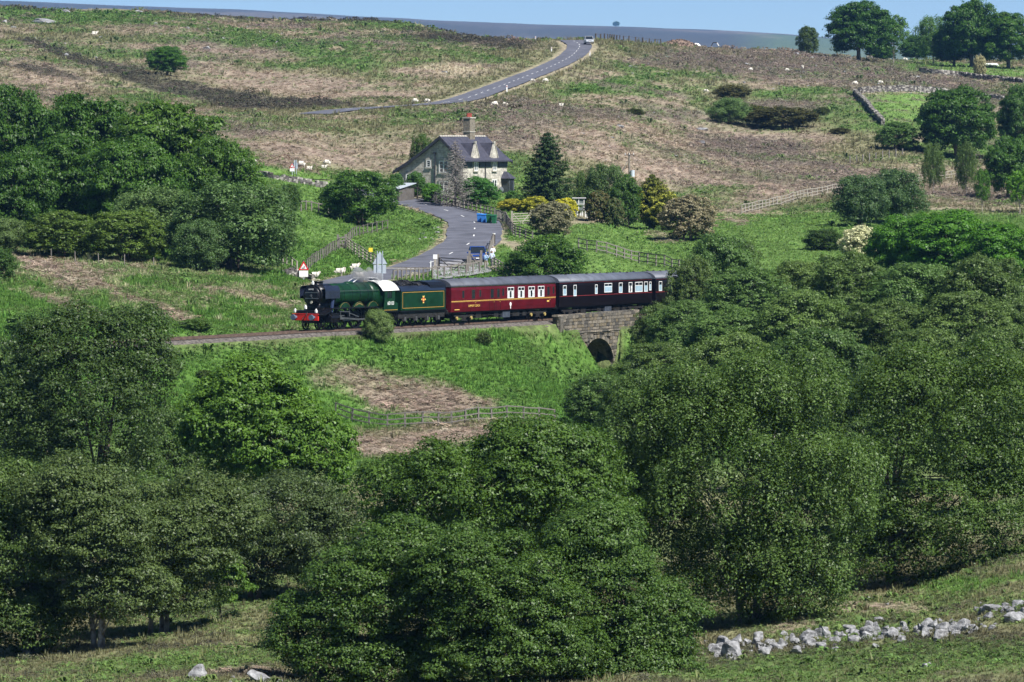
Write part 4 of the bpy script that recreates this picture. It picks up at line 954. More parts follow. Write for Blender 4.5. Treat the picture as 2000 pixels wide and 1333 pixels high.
# understorey filling the floor of the valley
U = 'shaded alders in the bottom of the valley'
ul = [(95, 905, 278, 250, 'alder in the shade between the big dark alder and the corner trees'), (300, 925, 272, 250, 'alder in the shade under the bright tree, left side'), (430, 955, 264, 200, 'alder in the shade under the bright tree, right side'), (620, 985, 264, 150, 'low alder between the dull willow and the central group'), (0, 655, 318, 170, 'alder cut by the left photo edge below the line'), (330, 790, 306, 150, 'alder between the big dark alder and the bright tree'), (60, 770, 305, 200, 'alder standing before the foot of the left bank'),
      (1120, 838, 298, 150, 'alder at the right end of the bank-foot fence'), (1240, 830, 285, 200, 'alder behind the left edge of the great birch'), (1310, 740, 318, 200, 'alder behind the upper left of the great birch'), (1690, 720, 300, 190, 'alder between the great birch and the right-hand alder'), (1660, 850, 280, 190, 'alder deep in the gap beside the great birch'), (1690, 1000, 262, 140, 'low alder under the gap beside the great birch'), (1570, 760, 312, 220, 'alder directly behind the crown of the great birch'), (1900, 700, 312, 240, 'alder behind the top of the right-hand alder'), (2010, 760, 285, 200, 'alder at the photo edge behind the right-hand alder'), (1000, 930, 258, 220, 'alder in the shade behind the central group'), (800, 985, 252, 200, 'alder in the shade behind the left of the central group'), (1160, 960, 252, 200, 'alder in the shade between the central group and the birch')]
for i, (px, top, D, w, lab) in enumerate(ul):
    c = random.Random(px + 1).uniform(1.0, 1.35); G('alder_tree', lab, px, top, D, w, 'alder', i % 2, (c, c, c), U)

# ------------------------------------------------------------------ the train
def veh(name, label, cat, s0, length, group=None):
    a, b = track_pt(s0 + 2, 0, 0), track_pt(s0 + length - 2, 0, 0)
    d = (b - a).normalized(); p = a - d * 2
    t = thing(name, label, cat, p, 0, group); t.rotation_euler = (0, -math.asin(d.z), math.atan2(d.y, d.x))
    return t
def text(body, size, m, parent, loc, rot, name='lettering'):
    c = bpy.data.curves.new(name, 'FONT'); c.body = body; c.size = size; c.align_x = 'CENTER'; c.align_y = 'CENTER'; c.extrude = .003; c.materials.append(m)
    to = bpy.data.objects.new(name, c); COL.objects.link(to); bpy.context.view_layer.update(); me = bpy.data.meshes.new_from_object(to.evaluated_get(bpy.context.evaluated_depsgraph_get())); bpy.data.objects.remove(to); me.materials.clear(); me.materials.append(m)
    o = link(name, me, parent, loc); o.rotation_euler = rot
    return o
NEARSIDE = (math.pi / 2, 0, 0); FRONT = (math.pi / 2, 0, -math.pi / 2)
black = mat('engine_black', (.006, .006, .008), .35, .3, 3, spec=.3)
sooty = mat('sooty_black', (.02, .019, .018), .6, .5, 4)
green = mat('engine_green', (.0045, .030, .011), .38, .35, 1.3, spec=.3)
beam_red = mat('beam_red', (.62, .03, .018), .4, .1, 2)
cream_w = mat('lamp_white', (.8, .79, .76), .5, .05)
brass = mat('line_orange', (.55, .28, .05), .5, .1)
goldp = mat('gold_paint', (.75, .5, .12), .5, .1)
steel = mat('bright_steel', (.20, .20, .205), .4, .2, 3, metal=.8)
glass = mat('dark_glass', (.015, .02, .025), .06, 0, spec=.8)
white_p = mat('white_paint', (.8, .8, .78), .55, .06, 2)
coal_m = mat('coal', (.014, .014, .016), .45, .5, 6, .8)
def ring_(x, r, zc, n=28, sq=0): return [(x, math.cos(2 * math.pi * k / n) * r, zc + math.sin(2 * math.pi * k / n) * r) for k in range(n)]
def wheel(parent, x, r, y, spokes=12, name='wheel'):
    for sd in (-1, 1):
        b = MB(); n = 28; yy = sd * y
        def rg(rr, w): return [(x + math.cos(2 * math.pi * k / n) * rr, yy + w, r + math.sin(2 * math.pi * k / n) * rr) for k in range(n)]
        b.loft([rg(r * .88, -.06), rg(r, -.06), rg(r, .06), rg(r * .88, .06), rg(r * .88, -.06)], cap=False)
        b.cyl((x, yy - .08, r), (x, yy + .08, r), r * .2, n=12)
        if not spokes: b.cyl((x, yy - .03, r), (x, yy + .03, r), r * .9, n=20)
        for k in range(spokes):
            a = 2 * math.pi * k / spokes; b.bar((x + math.cos(a) * r * .15, yy, r + math.sin(a) * r * .15), (x + math.cos(a) * r * .9, yy, r + math.sin(a) * r * .9), .05, .05)
        b.build(name, black, parent)
def lamp(parent, x, y, z):
    b = MB(); b.box((x, y, z), (.17, .16, .22)); b.cyl((x, y, z + .1), (x, y, z + .22), .075, .05, 10); b.cyl((x - .1, y, z), (x - .05, y, z), .06, n=10)
    return b.build('headlamp', cream_w, parent)
L1 = veh('steam_locomotive', 'green steam locomotive with black smokebox and red buffer beam heading the train', 'locomotive', 0, 13.2)
MB().box((6.9, 0, .98), (12.0, 1.15, .78)).build('frame', sooty, L1)
bb = MB().box((.62, 0, 1.10), (.14, 2.56, .56)).build('buffer_beam', beam_red, L1, bevel=.02)
for sd in (-1, 1):
    b = MB(); b.cyl((.55, sd * .88, 1.08), (.18, sd * .88, 1.08), .13, .11, 14); b.cyl((.18, sd * .88, 1.08), (.06, sd * .88, 1.08), .24, .225, 20); b.build('buffer', mat('buffer_sky_tint', (.10, .13, .18), .4, .2, 3), L1)  # blue in the base colour stands in for reflected sky
b = MB(); b.tube([(.5, .1, 1.1), (.3, .1, .95), (.32, .1, .6), (.45, .1, .45)], .03, 6); b.tube([(.52, -.25, 1.5), (.35, -.25, 1.25), (.4, -.25, .8)], .04, 6); b.build('coupling', sooty, L1)
run = MB()
prof = [(.55, 1.34), (1.7, 1.34), (2.3, 1.55), (2.75, 1.82), (4.1, 1.82), (9.6, 1.82), (10.3, 1.6), (10.9, 1.38), (13.0, 1.38)]
run.prism(prof + [(x, z - .1) for x, z in reversed(prof)], -1.32, 1.32, 'y'); run.build('running_plate', black, L1)
MB().box((1.05, 0, 1.5), (.8, 1.9, .3)).build('front_platform', black, L1, bevel=.03)
sb = MB(); sb.loft([ring_(1.72, .80, 2.86), ring_(1.74, .93, 2.86), ring_(3.75, .94, 2.86)]); sb.box((2.6, 0, 1.9), (1.6, 1.25, .8)); sm = sb.build('smokebox', black, L1, True)
sm.data.polygons.foreach_set('use_smooth', [len(p.vertices) == 4 for p in sm.data.polygons])
dr = MB(); dr.loft([ring_(1.71, .76, 2.86), ring_(1.64, .74, 2.86), ring_(1.56, .55, 2.86), ring_(1.52, .25, 2.86)]); door = dr.build('smokebox_door', black, L1, True)
b = MB(); b.bar((1.50, -.7, 3.1), (1.52, .6, 3.1), .05, .06); b.bar((1.50, -.7, 2.62), (1.52, .6, 2.62), .05, .06); b.cyl((1.42, 0, 2.86), (1.52, 0, 2.86), .09, n=12); b.bar((1.44, 0, 2.86), (1.44, -.2, 2.6), .04); b.build('hinge_strap', steel, door)
MB().box((1.5, 0, 3.36), (.03, .62, .17)).build('number_plate', black, door)
text('60103', .2, white_p, door, (1.48, 0, 3.36), FRONT)
b = MB(); b.cyl((1.53, 0, 2.3), (1.49, 0, 2.3), .12, n=16); b.build('shed_plate', mat('plate_cream', (.6, .55, .42), .5, .1), door)
ch = MB(); n = 24
def oval(x0, z, a, c): return [(x0 + math.cos(2 * math.pi * k / n) * a, math.sin(2 * math.pi * k / n) * c, z) for k in range(n)]
ch.loft([oval(2.62, 3.68, .66, .44), oval(2.62, 3.78, .5, .32), oval(2.62, 3.93, .48, .31), oval(2.62, 3.97, .54, .37), oval(2.62, 4.02, .52, .35)]); ch.build('chimney', black, L1, True)
for sd in (-1, 1):
    d = MB(); pr = [(2.60, 1.27), (3.25, 1.27), (3.5, 1.2), (3.66, 1.02)]
    outer = [(sd * y, z) for z, y in pr]; inner = [(sd * (y - .03), z - .005) for z, y in reversed(pr)]
    d.prism(outer + inner, 1.72, 3.95, 'x'); d.build('smoke_deflector', mat('deflector_blue_black', (.014, .018, .035), .25, .2, 2, spec=.6), L1)
    b = MB(); b.bar((2.2, sd * 1.25, 2.7), (2.2, sd * .9, 2.7), .04); b.bar((3.6, sd * 1.25, 2.7), (3.6, sd * .9, 2.7), .04); b.build('bracket', black, L1)
    b = MB(); b.tube([(3.75, sd * 1.06, 3.18), (7, sd * 1.1, 3.18), (10.3, sd * 1.12, 3.16)], .025, 6); b.build('handrail', steel, L1)
    b = MB(); b.cyl((3.2, sd * 1.02, 2.5), (2.9, sd * 1.08, 1.45), .15, n=12); b.build('steam_pipe', mat('pipe_blue_black', (.02, .03, .07), .25, .1, spec=.6), L1)
    b = MB(); b.box((3.05, sd * 1.12, 1.0), (1.25, .5, .75)); b.cyl((2.35, sd * 1.1, 1.0), (3.75, sd * 1.1, 1.0), .33, n=16); b.build('cylinder', black, L1, bevel=.03)
bo = MB(); bo.loft([ring_(3.75, .93, 2.86), ring_(5.2, .95, 2.85), ring_(7.2, .99, 2.82), ring_(9.5, 1.03, 2.80)]); boiler = bo.build('boiler', green, L1, True)
for x, r, zc in ((3.82, .935, 2.86), (5.2, .957, 2.85), (6.4, .982, 2.832), (7.6, 1.005, 2.816), (8.8, 1.022, 2.805)):
    b = MB(); b.loft([ring_(x - .03, r, zc), ring_(x - .03, r + .008, zc), ring_(x + .03, r + .008, zc), ring_(x + .03, r, zc)], cap=False); b.build('boiler_band', black, boiler)
fb = MB()
def fbx(x, r, zc, zl, wl):
    up = [(x, math.cos(a) * r, zc + math.sin(a) * r) for a in np.linspace(-.15, math.pi + .15, 18)]
    return up + [(x, -wl, zl), (x, wl, zl)]
fb.loft([fbx(9.5, 1.035, 2.80, 2.2, .95), fbx(10.1, 1.05, 2.8, 1.75, 1.0), fbx(10.95, 1.06, 2.8, 1.4, 1.05)]); fbo = fb.build('firebox', green, L1, True)
dm = MB(); dm.loft([oval(7.3, 3.72, .78, .42), oval(7.3, 3.82, .66, .36), oval(7.3, 3.9, .44, .24), oval(7.3, 3.93, .15, .1)]); dm.build('dome', green, L1, True)
b = MB()
for x in (9.75, 10.05): b.cyl((x, 0, 3.7), (x, 0, 3.98), .09, .07, 10)
b.build('safety_valve', mat('valve_brass', (.55, .38, .12), .3, .1, metal=.8), L1)
for x, zt in ((4.95, 2.06), (7.15, 2.06), (9.35, 2.06)):
    for sd in (-1, 1):
        b = MB(); q = [(x + math.cos(a) * .98, 1.25 + math.sin(a) * .98) for a in np.linspace(R(36), R(144), 12)]
        b.prism(q, sd * .98, sd * 1.16, 'y'); spo = b.build('splasher', green, L1)
        b = MB(); b.tube([(px_, sd * 1.165, pz) for px_, pz in q], .012, 5); b.build('splasher_beading', mat('beading', (.22, .16, .05), .5, .1), spo)
b = MB(); b.prism([(7.15 + math.cos(a) * .90, 1.25 + math.sin(a) * .90) for a in np.linspace(R(55), R(125), 9)] + [(7.15 + math.cos(a) * .80, 1.25 + math.sin(a) * .80) for a in np.linspace(R(125), R(55), 9)], -1.172, -1.162, 'y'); b.build('nameplate', mat('nameplate_brass', (.30, .22, .08), .4, .1, metal=.5), L1)
cabm = MB()
for sd in (-1, 1):
    y0, y1 = sd * 1.30, sd * 1.34
    cabm.prism([(10.72, 1.38), (13.0, 1.38), (13.0, 2.0), (12.55, 2.15), (12.55, 3.12), (12.05, 3.12), (12.05, 2.45), (11.35, 2.45), (11.35, 3.12), (11.0, 3.12)], y0, y1, 'y')
cabm.prism([(-1.3, 1.4), (1.3, 1.4), (1.3, 3.12), (.8, 3.6), (0, 3.8), (-.8, 3.6), (-1.3, 3.12)], 10.95, 11.0, 'x')
cab = cabm.build('cab', green, L1)
rf = MB(); ra = np.linspace(R(28), R(152), 15)
def roofr(x, k=0): return [(x, math.cos(a) * 1.56, 2.38 + math.sin(a) * 1.56 - k) for a in ra]
rf.loft([roofr(10.55) + roofr(10.55, .05)[::-1], roofr(13.2) + roofr(13.2, .05)[::-1]]); rf.build('cab_roof', mat('roof_white', (.82, .81, .77), .4, .08, 1.5), L1, True)  # white base colour takes in the sun glint on the curved roof
MB().box((11.7, -1.3, 2.8), (.62, .02, .6)).build('window', glass, cab)
MB().box((11.7, -1.325, 2.8), (.05, .03, .62)).build('window_bar', green, cab)
text('60103', .42, white_p, cab, (11.85, -1.35, 2.02), NEARSIDE)
b = MB(); b.bar((10.8, -1.346, 1.46), (12.95, -1.346, 1.46), .01, .03); b.build('lining', brass, cab)

for y, z, x in ((-1.02, 1.46, .66), (0.05, 1.76, .72), (1.02, 1.46, .66)): lamp(L1, x, y, z + .12)
lamp(L1, 1.75, 0, 3.86)
for x in (1.85, 3.75): wheel(L1, x, .48, .76, 10)
for x in (4.95, 7.15, 9.35): wheel(L1, x, 1.01, .76, 16, 'driving_wheel')
wheel(L1, 11.9, .56, .76, 10)
for sd in (-1, 1):
    b = MB(); b.bar((4.95, sd * .95, .78), (9.35, sd * .95, .78), .07, .13); b.build('coupling_rod', steel, L1)
    b = MB(); b.bar((4.3, sd * 1.08, .98), (7.15, sd * 1.03, .78), .07, .14); b.bar((3.7, sd * 1.08, 1.14), (4.9, sd * 1.08, 1.14), .08, .07); b.bar((3.7, sd * 1.08, .86), (4.9, sd * 1.08, .86), .08, .07); b.box((4.3, sd * 1.08, 1.0), (.25, .14, .34)); b.build('connecting_rod', steel, L1)
    b = MB(); b.bar((7.15, sd * 1.1, 1.0), (5.6, sd * 1.12, 1.35), .05, .07); b.bar((5.6, sd * 1.12, 1.75), (5.65, sd * 1.12, 1.05), .06, .1); b.bar((5.6, sd * 1.12, 1.45), (4.1, sd * 1.12, 1.5), .05, .07); b.bar((4.25, sd * 1.12, 1.65), (4.3, sd * 1.12, .8), .04, .06); b.build('valve_gear', steel, L1)
    b = MB(); b.box((12.75, sd * 1.2, .85), (.4, .25, .06)); b.box((12.75, sd * 1.2, .5), (.4, .25, .06)); b.bar((12.6, sd * 1.25, 1.4), (12.6, sd * 1.25, .45), .05); b.bar((12.92, sd * 1.25, 1.4), (12.92, sd * 1.25, .45), .05); b.build('step', black, L1)
L2 = veh('locomotive_tender', 'green lined tender heaped with coal behind the locomotive cab', 'tender', 13.3, 8.2)
MB().box((4.0, 0, .95), (7.9, 2.3, .55)).build('frame', sooty, L2)
MB().box((4.0, 0, 1.3), (8.0, 2.66, .1)).build('footplate', black, L2)
b = MB(); tp = [(-1.33, 1.35), (-1.33, 2.95), (-1.25, 3.22), (-1.1, 3.3), (1.1, 3.3), (1.25, 3.22), (1.33, 2.95), (1.33, 1.35)]
b.prism(tp, .25, 7.75, 'x'); tb = b.build('tank', green, L2, bevel=.02)
b = MB(); b.prism([(-1.345, 2.98), (-1.262, 3.25), (-1.11, 3.33), (-1.0, 3.42), (1.0, 3.42), (1.11, 3.33), (1.262, 3.25), (1.345, 2.98)], .24, 7.76, 'x'); b.build('tank_top', mat('tender_top_blue_black', (.012, .018, .035), .3, .2, 2, spec=.6), L2)
b = MB(); vv = [(-1.3, 3.2), (-1.25, 3.45), (-.9, 3.68), (0, 3.8), (.9, 3.68), (1.25, 3.45), (1.3, 3.2)]; b.prism(vv, 5.2, 7.95, 'x'); b.build('vestibule_hood', black, L2)
MB().box((7.9, 0, 2.3), (.25, 2.5, 2.1)).build('back_plate', black, L2)
r_ = random.Random(4); cl = MB()
for i in range(620):
    x = r_.uniform(.5, 5.1); y = r_.uniform(-1.0, 1.0); h = 3.38 + .5 * math.exp(-((x - 2.7) / 1.6) ** 2) * (1 - .5 * (y / 1.05) ** 2) * r_.uniform(.75, 1.1)
    s = r_.uniform(.08, .2); M_ = Matrix.Rotation(r_.uniform(0, 3), 3, 'X') @ Matrix.Rotation(r_.uniform(0, 3), 3, 'Z'); cl.box((x, y, h - s * .4), (s, s * r_.uniform(.6, 1), s * r_.uniform(.5, .9)), M_)
cl.prism([(-1.05, 3.38), (1.05, 3.38), (.6, 3.68), (-.6, 3.68)], .9, 4.6, 'x')
tag(cl.build('coal', coal_m, L2), kind='stuff')
b = MB()
for z in (1.55, 2.88): b.bar((.5, -1.336, z), (7.5, -1.336, z), .012, .03)
for x in (.5, 7.5): b.bar((x, -1.336, 1.55), (x, -1.336, 2.88), .012, .03)
b.build('lining', brass, L2)
em = MB(); em.cyl((4.0, -1.332, 2.22), (4.0, -1.345, 2.22), .2, n=16); eo = em.build('crest', mat('crest_red', (.45, .05, .03), .5, .1), L2)
b = MB(); b.prism([(3.88, 2.40), (4.12, 2.40), (4.16, 2.56), (4.0, 2.50), (3.84, 2.56)], -1.348, -1.336, 'y'); b.box((3.72, -1.342, 2.24), (.14, .012, .12)); b.box((4.28, -1.342, 2.24), (.14, .012, .12)); b.box((4.0, -1.348, 2.2), (.2, .01, .16)); b.box((4.0, -1.342, 1.97), (.2, .012, .1)); b.build('crest_lion', goldp, eo)
for x in (1.15, 3.05, 4.95, 6.85):
    wheel(L2, x, .63, .76, 10)
    for sd in (-1, 1): MB().box((x, sd * 1.12, .64), (.3, .2, .34)).build('axlebox', mat('axlebox_grey', (.06, .06, .062), .6, .4, 4), L2)
for sd in (-1, 1):
    b = MB(); b.box((4.0, sd * 1.1, 1.02), (7.7, .05, .36))
    for x in (1.15, 3.05, 4.95, 6.85): b.prism([(x - .5, .9), (x + .5, .9), (x + .28, .4), (x - .28, .4)], sd * 1.08, sd * 1.12, 'y')
    b.build('side_frame', sooty, L2)
MB().box((7.95, -1.15, 3.12), (.16, .16, .22)).build('tail_lamp', cream_w, L2)

def coach(name, label, s0, body_m, line_m, wins, roof_m, dark=False, group=None, letters=()):
    t = veh(name, label, 'railway coach', s0, 19.7, group); LN = 19.6
    side = [(1.30, 1.02), (1.36, 1.35), (1.38, 1.8), (1.38, 2.9), (1.33, 3.2)]
    poly = [(-y, z) for y, z in side] + [(y, z) for y, z in reversed(side)]
    MB().prism(poly, .05, LN, 'x').build('body', body_m, t)
    arc = [(math.cos(a) * 1.40, 3.17 + math.sin(a) * .70) for a in np.linspace(R(2), R(178), 15)]
    ro = MB().prism(arc, .02, LN + .03, 'x').build('roof', roof_m, t, True)
    ro.data.polygons.foreach_set('use_smooth', [len(p.vertices) == 4 for p in ro.data.polygons])
    for k in range(9):
        x = 1.2 + k * 2.15
        for y in ((-.35, .35) if k % 2 else (0,)):
            b = MB(); b.cyl((x, y, 3.78 - abs(y) * .12), (x, y, 3.97 - abs(y) * .12), .13, .1, 10); b.build('roof_vent', sooty, t)
    for x in np.arange(2.45, 19, 2.45):
        b = MB(); b.loft([[(x + dx, y * 1.004, z + .006 + (z - 3.17) * .01) for y, z in arc] for dx in (-.03, .03)], close=False, cap=False); b.build('roof_seam', roof_m, ro)
    for z, hh in ((3.17, .05), (1.96, .035)) if dark else ((3.18, .03), (1.95, .035), (1.88, .015)):
        b = MB(); y = 1.362 if z > 3 else 1.384
        for sd in (-1, 1): b.bar((.06, sd * y, z), (LN - .01, sd * y, z), .012, hh)
        b.build('lining', line_m, t)
    for x, w, z0, z1, kind in wins:
        fm = white_p if kind in ('light', 'daylight_panel') else (mat('window_bolection_red', (.13, .012, .012), .4, .1) if not dark else mat('window_frame_black', (.02, .015, .015), .4, .1))
        for sd in (-1, 1):
            if sd == 1 and kind != 'daylight_panel': continue
            b = MB(); y = sd * 1.385; e = .05
            b.box((x - w / 2 + e / 2, y, (z0 + z1) / 2), (e, .03, z1 - z0)); b.box((x + w / 2 - e / 2, y, (z0 + z1) / 2), (e, .03, z1 - z0))
            b.box((x, y, z0 + e / 2), (w, .028, e)); b.box((x, y, z1 - e / 2), (w, .028, e))
            if w > .9: b.box((x, y, z1 - .32), (w, .027, .04)); b.box((x, y, z1 - .16), (.04, .027, .3))
            fr = b.build('window', fm, t)
            MB().box((x, sd * 1.378, (z0 + z1) / 2), (w - .04, .012, z1 - z0 - .04)).build('pane', glass, fr)
            if kind == 'daylight_panel':  # white panels stand in for the bright background seen through the coach
                MB().box((x - w * .29, sd * 1.386, z0 + .32), (w * .3, .008, .6)).build('daylight_panel', mat('daylight_white', (.55, .56, .56), .8, .35, 5), fr)
                MB().box((x + w * .29, sd * 1.386, z0 + .32), (w * .3, .008, .6)).build('daylight_panel', mat('daylight_white', (.55, .56, .56), .8, .35, 5), fr)
            if kind == 'light':
                MB().box((x, sd * 1.386, z0 + .3), (w - .1, .008, .56)).build('blind', mat('blind_blue', (.30, .42, .50), .5, .1), fr)
            if kind == 'door':
                b = MB()
                for dx in (-w / 2 - .1, w / 2 + .1): b.box((x + dx, -1.384, 2.0), (.015, .012, 1.85))
                dd = b.build('door_edge', sooty, t); MB().box((x + w / 2, -1.4, 1.75), (.12, .03, .03)).build('handle', goldp, dd)
    for x in (-.12, LN + .12): MB().box((x, 0, 2.3), (.34, 1.3, 2.2)).build('gangway', sooty, t)
    b = MB(); b.box((LN / 2, 0, .95), (LN, 2.3, .16)); b.bar((4.5, -1.0, .62), (15, -1.0, .62), .06); b.bar((4.2, -1.0, .9), (5.0, -1.0, .62), .05)
    for x in (6, 9, 12, 14.4): b.bar((x, -1.0, .9), (x, -1.0, .62), .05)
    b.build('underframe', sooty, t)
    MB().box((10.6, -.9, .62), (1.4, .5, .55)).build('battery_box', mat('underframe_blue_grey', (.05, .06, .08), .6, .3, 3), t)
    b = MB(); b.cyl((7.2, -.3, .6), (8.6, -.3, .6), .25, n=14); b.build('vacuum_cylinder', sooty, t)
    for x, w in ((5.6, 1.0), (8.9, .8), (12.6, 1.3), (14.2, .7)): MB().box((x, -.75, .66), (w, .6, .5)).build('equipment_box', sooty, t)
    for xb in (2.9, 16.7): MB().box((xb, 0, .62), (3.3, 1.2, .34)).build('bogie_bolster', sooty, t)
    for xb in (2.9, 16.7):
        for x in (xb - 1.3, xb + 1.3):
            wheel(t, x, .46, .76, 0)
            b = MB(); b.cyl((x, -1.16, .46), (x, -1.04, .46), .15, n=12); b.build('axlebox', mat('axle_yellow', (.34, .26, .09), .6, .3, 4) if not dark else sooty, t)
        for sd in (-1, 1):
            b = MB(); b.prism([(xb - 1.75, .62), (xb - .5, .5), (xb + .5, .5), (xb + 1.75, .62), (xb + 1.75, .78), (xb + .5, .72), (xb - .5, .72), (xb - 1.75, .78)], sd * .98, sd * 1.06, 'y')
            for dx in (-.25, 0, .25): b.cyl((xb + dx, sd * 1.05, .28), (xb + dx, sd * 1.05, .6), .08, n=8)
            b.box((xb, sd * 1.05, .26), (1.0, .16, .06)); b.build('bogie_frame', sooty, t)
    b = MB()
    for x in (0, LN):
        for sd in (-1, 1): b.cyl((x - .1, sd * .87, 1.06), (x + .1, sd * .87, 1.06), .2, n=12)
    b.build('buffer', sooty, t)
    for txt, size, x, z in letters: text(txt, size, goldp, t, (x, -1.388, z), NEARSIDE)
    return t
maroon = mat('coach_maroon', (.088, .0045, .009), .42, .28, 1.0, spec=.2)
plum = mat('coach_black_plum', (.006, .004, .006), .4, .2, 1.2, spec=.15)
roofm = mat('coach_roof', (.075, .082, .105), .6, .25, 1.0, .2)
roofm2 = mat('coach_roof_slate', (.10, .11, .14), .5, .2, 1.0, .2)
W1 = [(2.2, .5, 2.15, 2.9, 'plain'), (4.05, .7, 2.05, 2.95, 'door'), (5.3, .45, 2.2, 2.9, 'plain'), (7.5, .7, 2.05, 2.95, 'door'), (8.65, .6, 2.05, 2.95, 'door'), (9.55, .5, 2.2, 2.95, 'plain'),
      (10.95, 1.2, 2.02, 2.98, 'daylight_panel'), (12.95, 1.2, 2.02, 2.98, 'daylight_panel'), (14.9, 1.2, 2.02, 2.98, 'daylight_panel'), (16.75, 1.2, 2.02, 2.98, 'daylight_panel'), (18.15, .6, 2.05, 2.95, 'door'), (19.15, .45, 2.2, 2.95, 'plain')]
C1 = coach('railway_coach', 'maroon coach with yellow lining and grey roof, first behind the tender', 21.9, maroon, goldp, W1, roofm, letters=(('SUPPORT COACH', .26, 4.2, 1.5),))
b = MB(); b.box((18.1, -1.386, 1.62), (.42, .008, .12)); b.box((1.1, -1.378, 1.22), (.9, .008, .06)); b.build('number_panel', goldp, C1)
b = MB(); b.cyl((10.95, -1.378, 1.5), (10.95, -1.39, 1.5), .17, n=16); b.box((10.95, -1.386, 1.25), (.12, .012, .3)); b.build('badge', cream_w, C1)
W2 = [(1.1, .7, 2.05, 2.95, 'light'), (3.2, .6, 1.95, 2.95, 'light'), (7.6, .5, 2.05, 2.9, 'light'), (10.1, 1.6, 2.15, 2.98, 'light'), (12.75, .75, 2.05, 2.98, 'light'), (14.85, .75, 2.05, 2.98, 'daylight_panel'), (16.65, 1.6, 2.05, 2.98, 'light'), (18.2, .75, 2.05, 2.98, 'light'), (19.15, .45, 2.15, 2.95, 'light')]
redl = mat('lining_red', (.28, .03, .03), .5, .1)
C2 = coach('railway_coach', 'black coach with thin red lines, between the maroon coach and the trees', 42.2, plum, redl, W2, roofm2, True)
C3 = coach('railway_coach', 'last dark coach, mostly hidden behind the alder trees', 62.5, plum, redl, W2, roofm2, True)

# ------------------------------------------------------------------ stone bridge over the beck
bx_, by_, bth = track(S_ARCH)
BRG = thing('stone_bridge', 'weathered stone arch bridge carrying the railway over the beck', 'bridge', (bx_, by_, float(rail_z(S_ARCH))), math.pi / 2 - bth)
mortar = mat('mortar', (.07, .062, .055), .95, .4, 3, .8)
stone_ms = [mat('sandstone_%d' % i, c, .95, .45, 5, .9) for i, c in enumerate([(.17, .15, .12), (.12, .108, .09), (.22, .19, .15), (.08, .074, .064), (.17, .14, .095)])]
x0, x1 = S_BR0 - S_ARCH, S_BR1 - S_ARCH
SPR = -4.2                                           # springing height
arc_pts = [(math.cos(a) * ARCH_R, SPR + math.sin(a) * ARCH_R * RISE) for a in np.linspace(0, math.pi, 21)]
for sd in (-1, 1):
    b = MB(); yf = sd * BR_OFF; yb = sd * (BR_OFF - .55)
    outl = [(x1, -6.2), (x1, .28), (x0, .28), (x0, -6.2), (-ARCH_R, -6.2), (-ARCH_R, SPR)] + arc_pts[::-1][1:-1] + [(ARCH_R, SPR), (ARCH_R, -6.2)]
    b.prism(outl, yf, yb, 'y'); b.build('spandrel_wall', mortar, BRG)
b = MB(); b.loft([[(x, y, z) for x, z in [(ARCH_R - .01, -6.2)] + arc_pts + [(-ARCH_R + .01, -6.2)]] for y in (-BR_OFF + .02, BR_OFF - .02)], close=False, cap=False); b.build('barrel', mat('barrel_stone', (.14, .12, .10), .95, .5, 3, .8), BRG)
blk = []
for i in range(6):
    r_ = random.Random(i); b = MB().box((0, 0, 0), (1, 1, 1)); b.v = [tuple(c + r_.uniform(-.045, .045) for c in v) for v in b.v]
    blk.append(b)
blocks = {(i, j): blk[i].mesh('stone', stone_ms[j]) for i in range(6) for j in range(5)}
rb = random.Random(9); nst = 0
z = -5.4
while z < .22 and nst < 330:
    par = z > -1.3
    h = rb.uniform(.26, .36); x = x0 + rb.uniform(-.2, 0)
    while x < x1:
        w = rb.uniform(.4, .85); cx_, cz = x + w / 2, z + h / 2
        inarch_ = abs(cx_) < ARCH_R + .55 and (cz < SPR or math.hypot(cx_, (cz - SPR) / RISE) < ARCH_R + .50)
        if cz < SPR and abs(cx_) < ARCH_R + .2: inarch_ = True
        wp = Vector((bx_ + math.sin(bth) * cx_ + math.cos(bth) * BR_OFF, by_ + math.cos(bth) * cx_ - math.sin(bth) * BR_OFF, float(rail_z(S_ARCH)) + cz))
        if not inarch_ and wp.z > float(gz(wp.x + .3, wp.y - .3)) - .3 and nst < 330:
            o = link('stone', blocks[(rb.randrange(6), rb.randrange(5))], BRG, (cx_, -BR_OFF - .02 - rb.uniform(0, .05) - (0 if par else -.0), cz)); o.scale = (w - .035, .22, h - .035); nst += 1
        x += w
    z += h
    if -1.35 < z < -1.1: z = -1.08
for i in range(19):
    a0, a1 = math.pi * i / 19 + .012, math.pi * (i + 1) / 19 - .012; b = MB()
    q = [(math.cos(a) * rr, SPR + math.sin(a) * rr * RISE) for a, rr in ((a0, ARCH_R), (a1, ARCH_R), (a1, ARCH_R + .5), (a0, ARCH_R + .5))]
    b.prism(q, -BR_OFF - .09, -BR_OFF + .1, 'y'); b.build('voussoir', stone_ms[i % 5], BRG)
x = x0 - .2
while x < x1:
    w = rb.uniform(.8, 1.3); b = MB().box((x + w / 2, -BR_OFF + .2, .36), (w - .02, .62, .18)); b.v = [tuple(c + rb.uniform(-.02, .02) for c in v) for v in b.v]; b.build('coping_stone', stone_ms[rb.randrange(4)], BRG)
    b = MB().box((x + w / 2, -BR_OFF - .06, -1.2), (w - .02, .36, .17)); b.v = [tuple(c + rb.uniform(-.015, .015) for c in v) for v in b.v]; b.build('string_course', stone_ms[rb.randrange(4)], BRG)
    x += w
b = MB(); b.box((x0 + .25, -BR_OFF - .04, -.4), (.62, .5, 1.5)); b.build('end_pier', stone_ms[1], BRG, bevel=.04)
xx = ARCH_R + .5
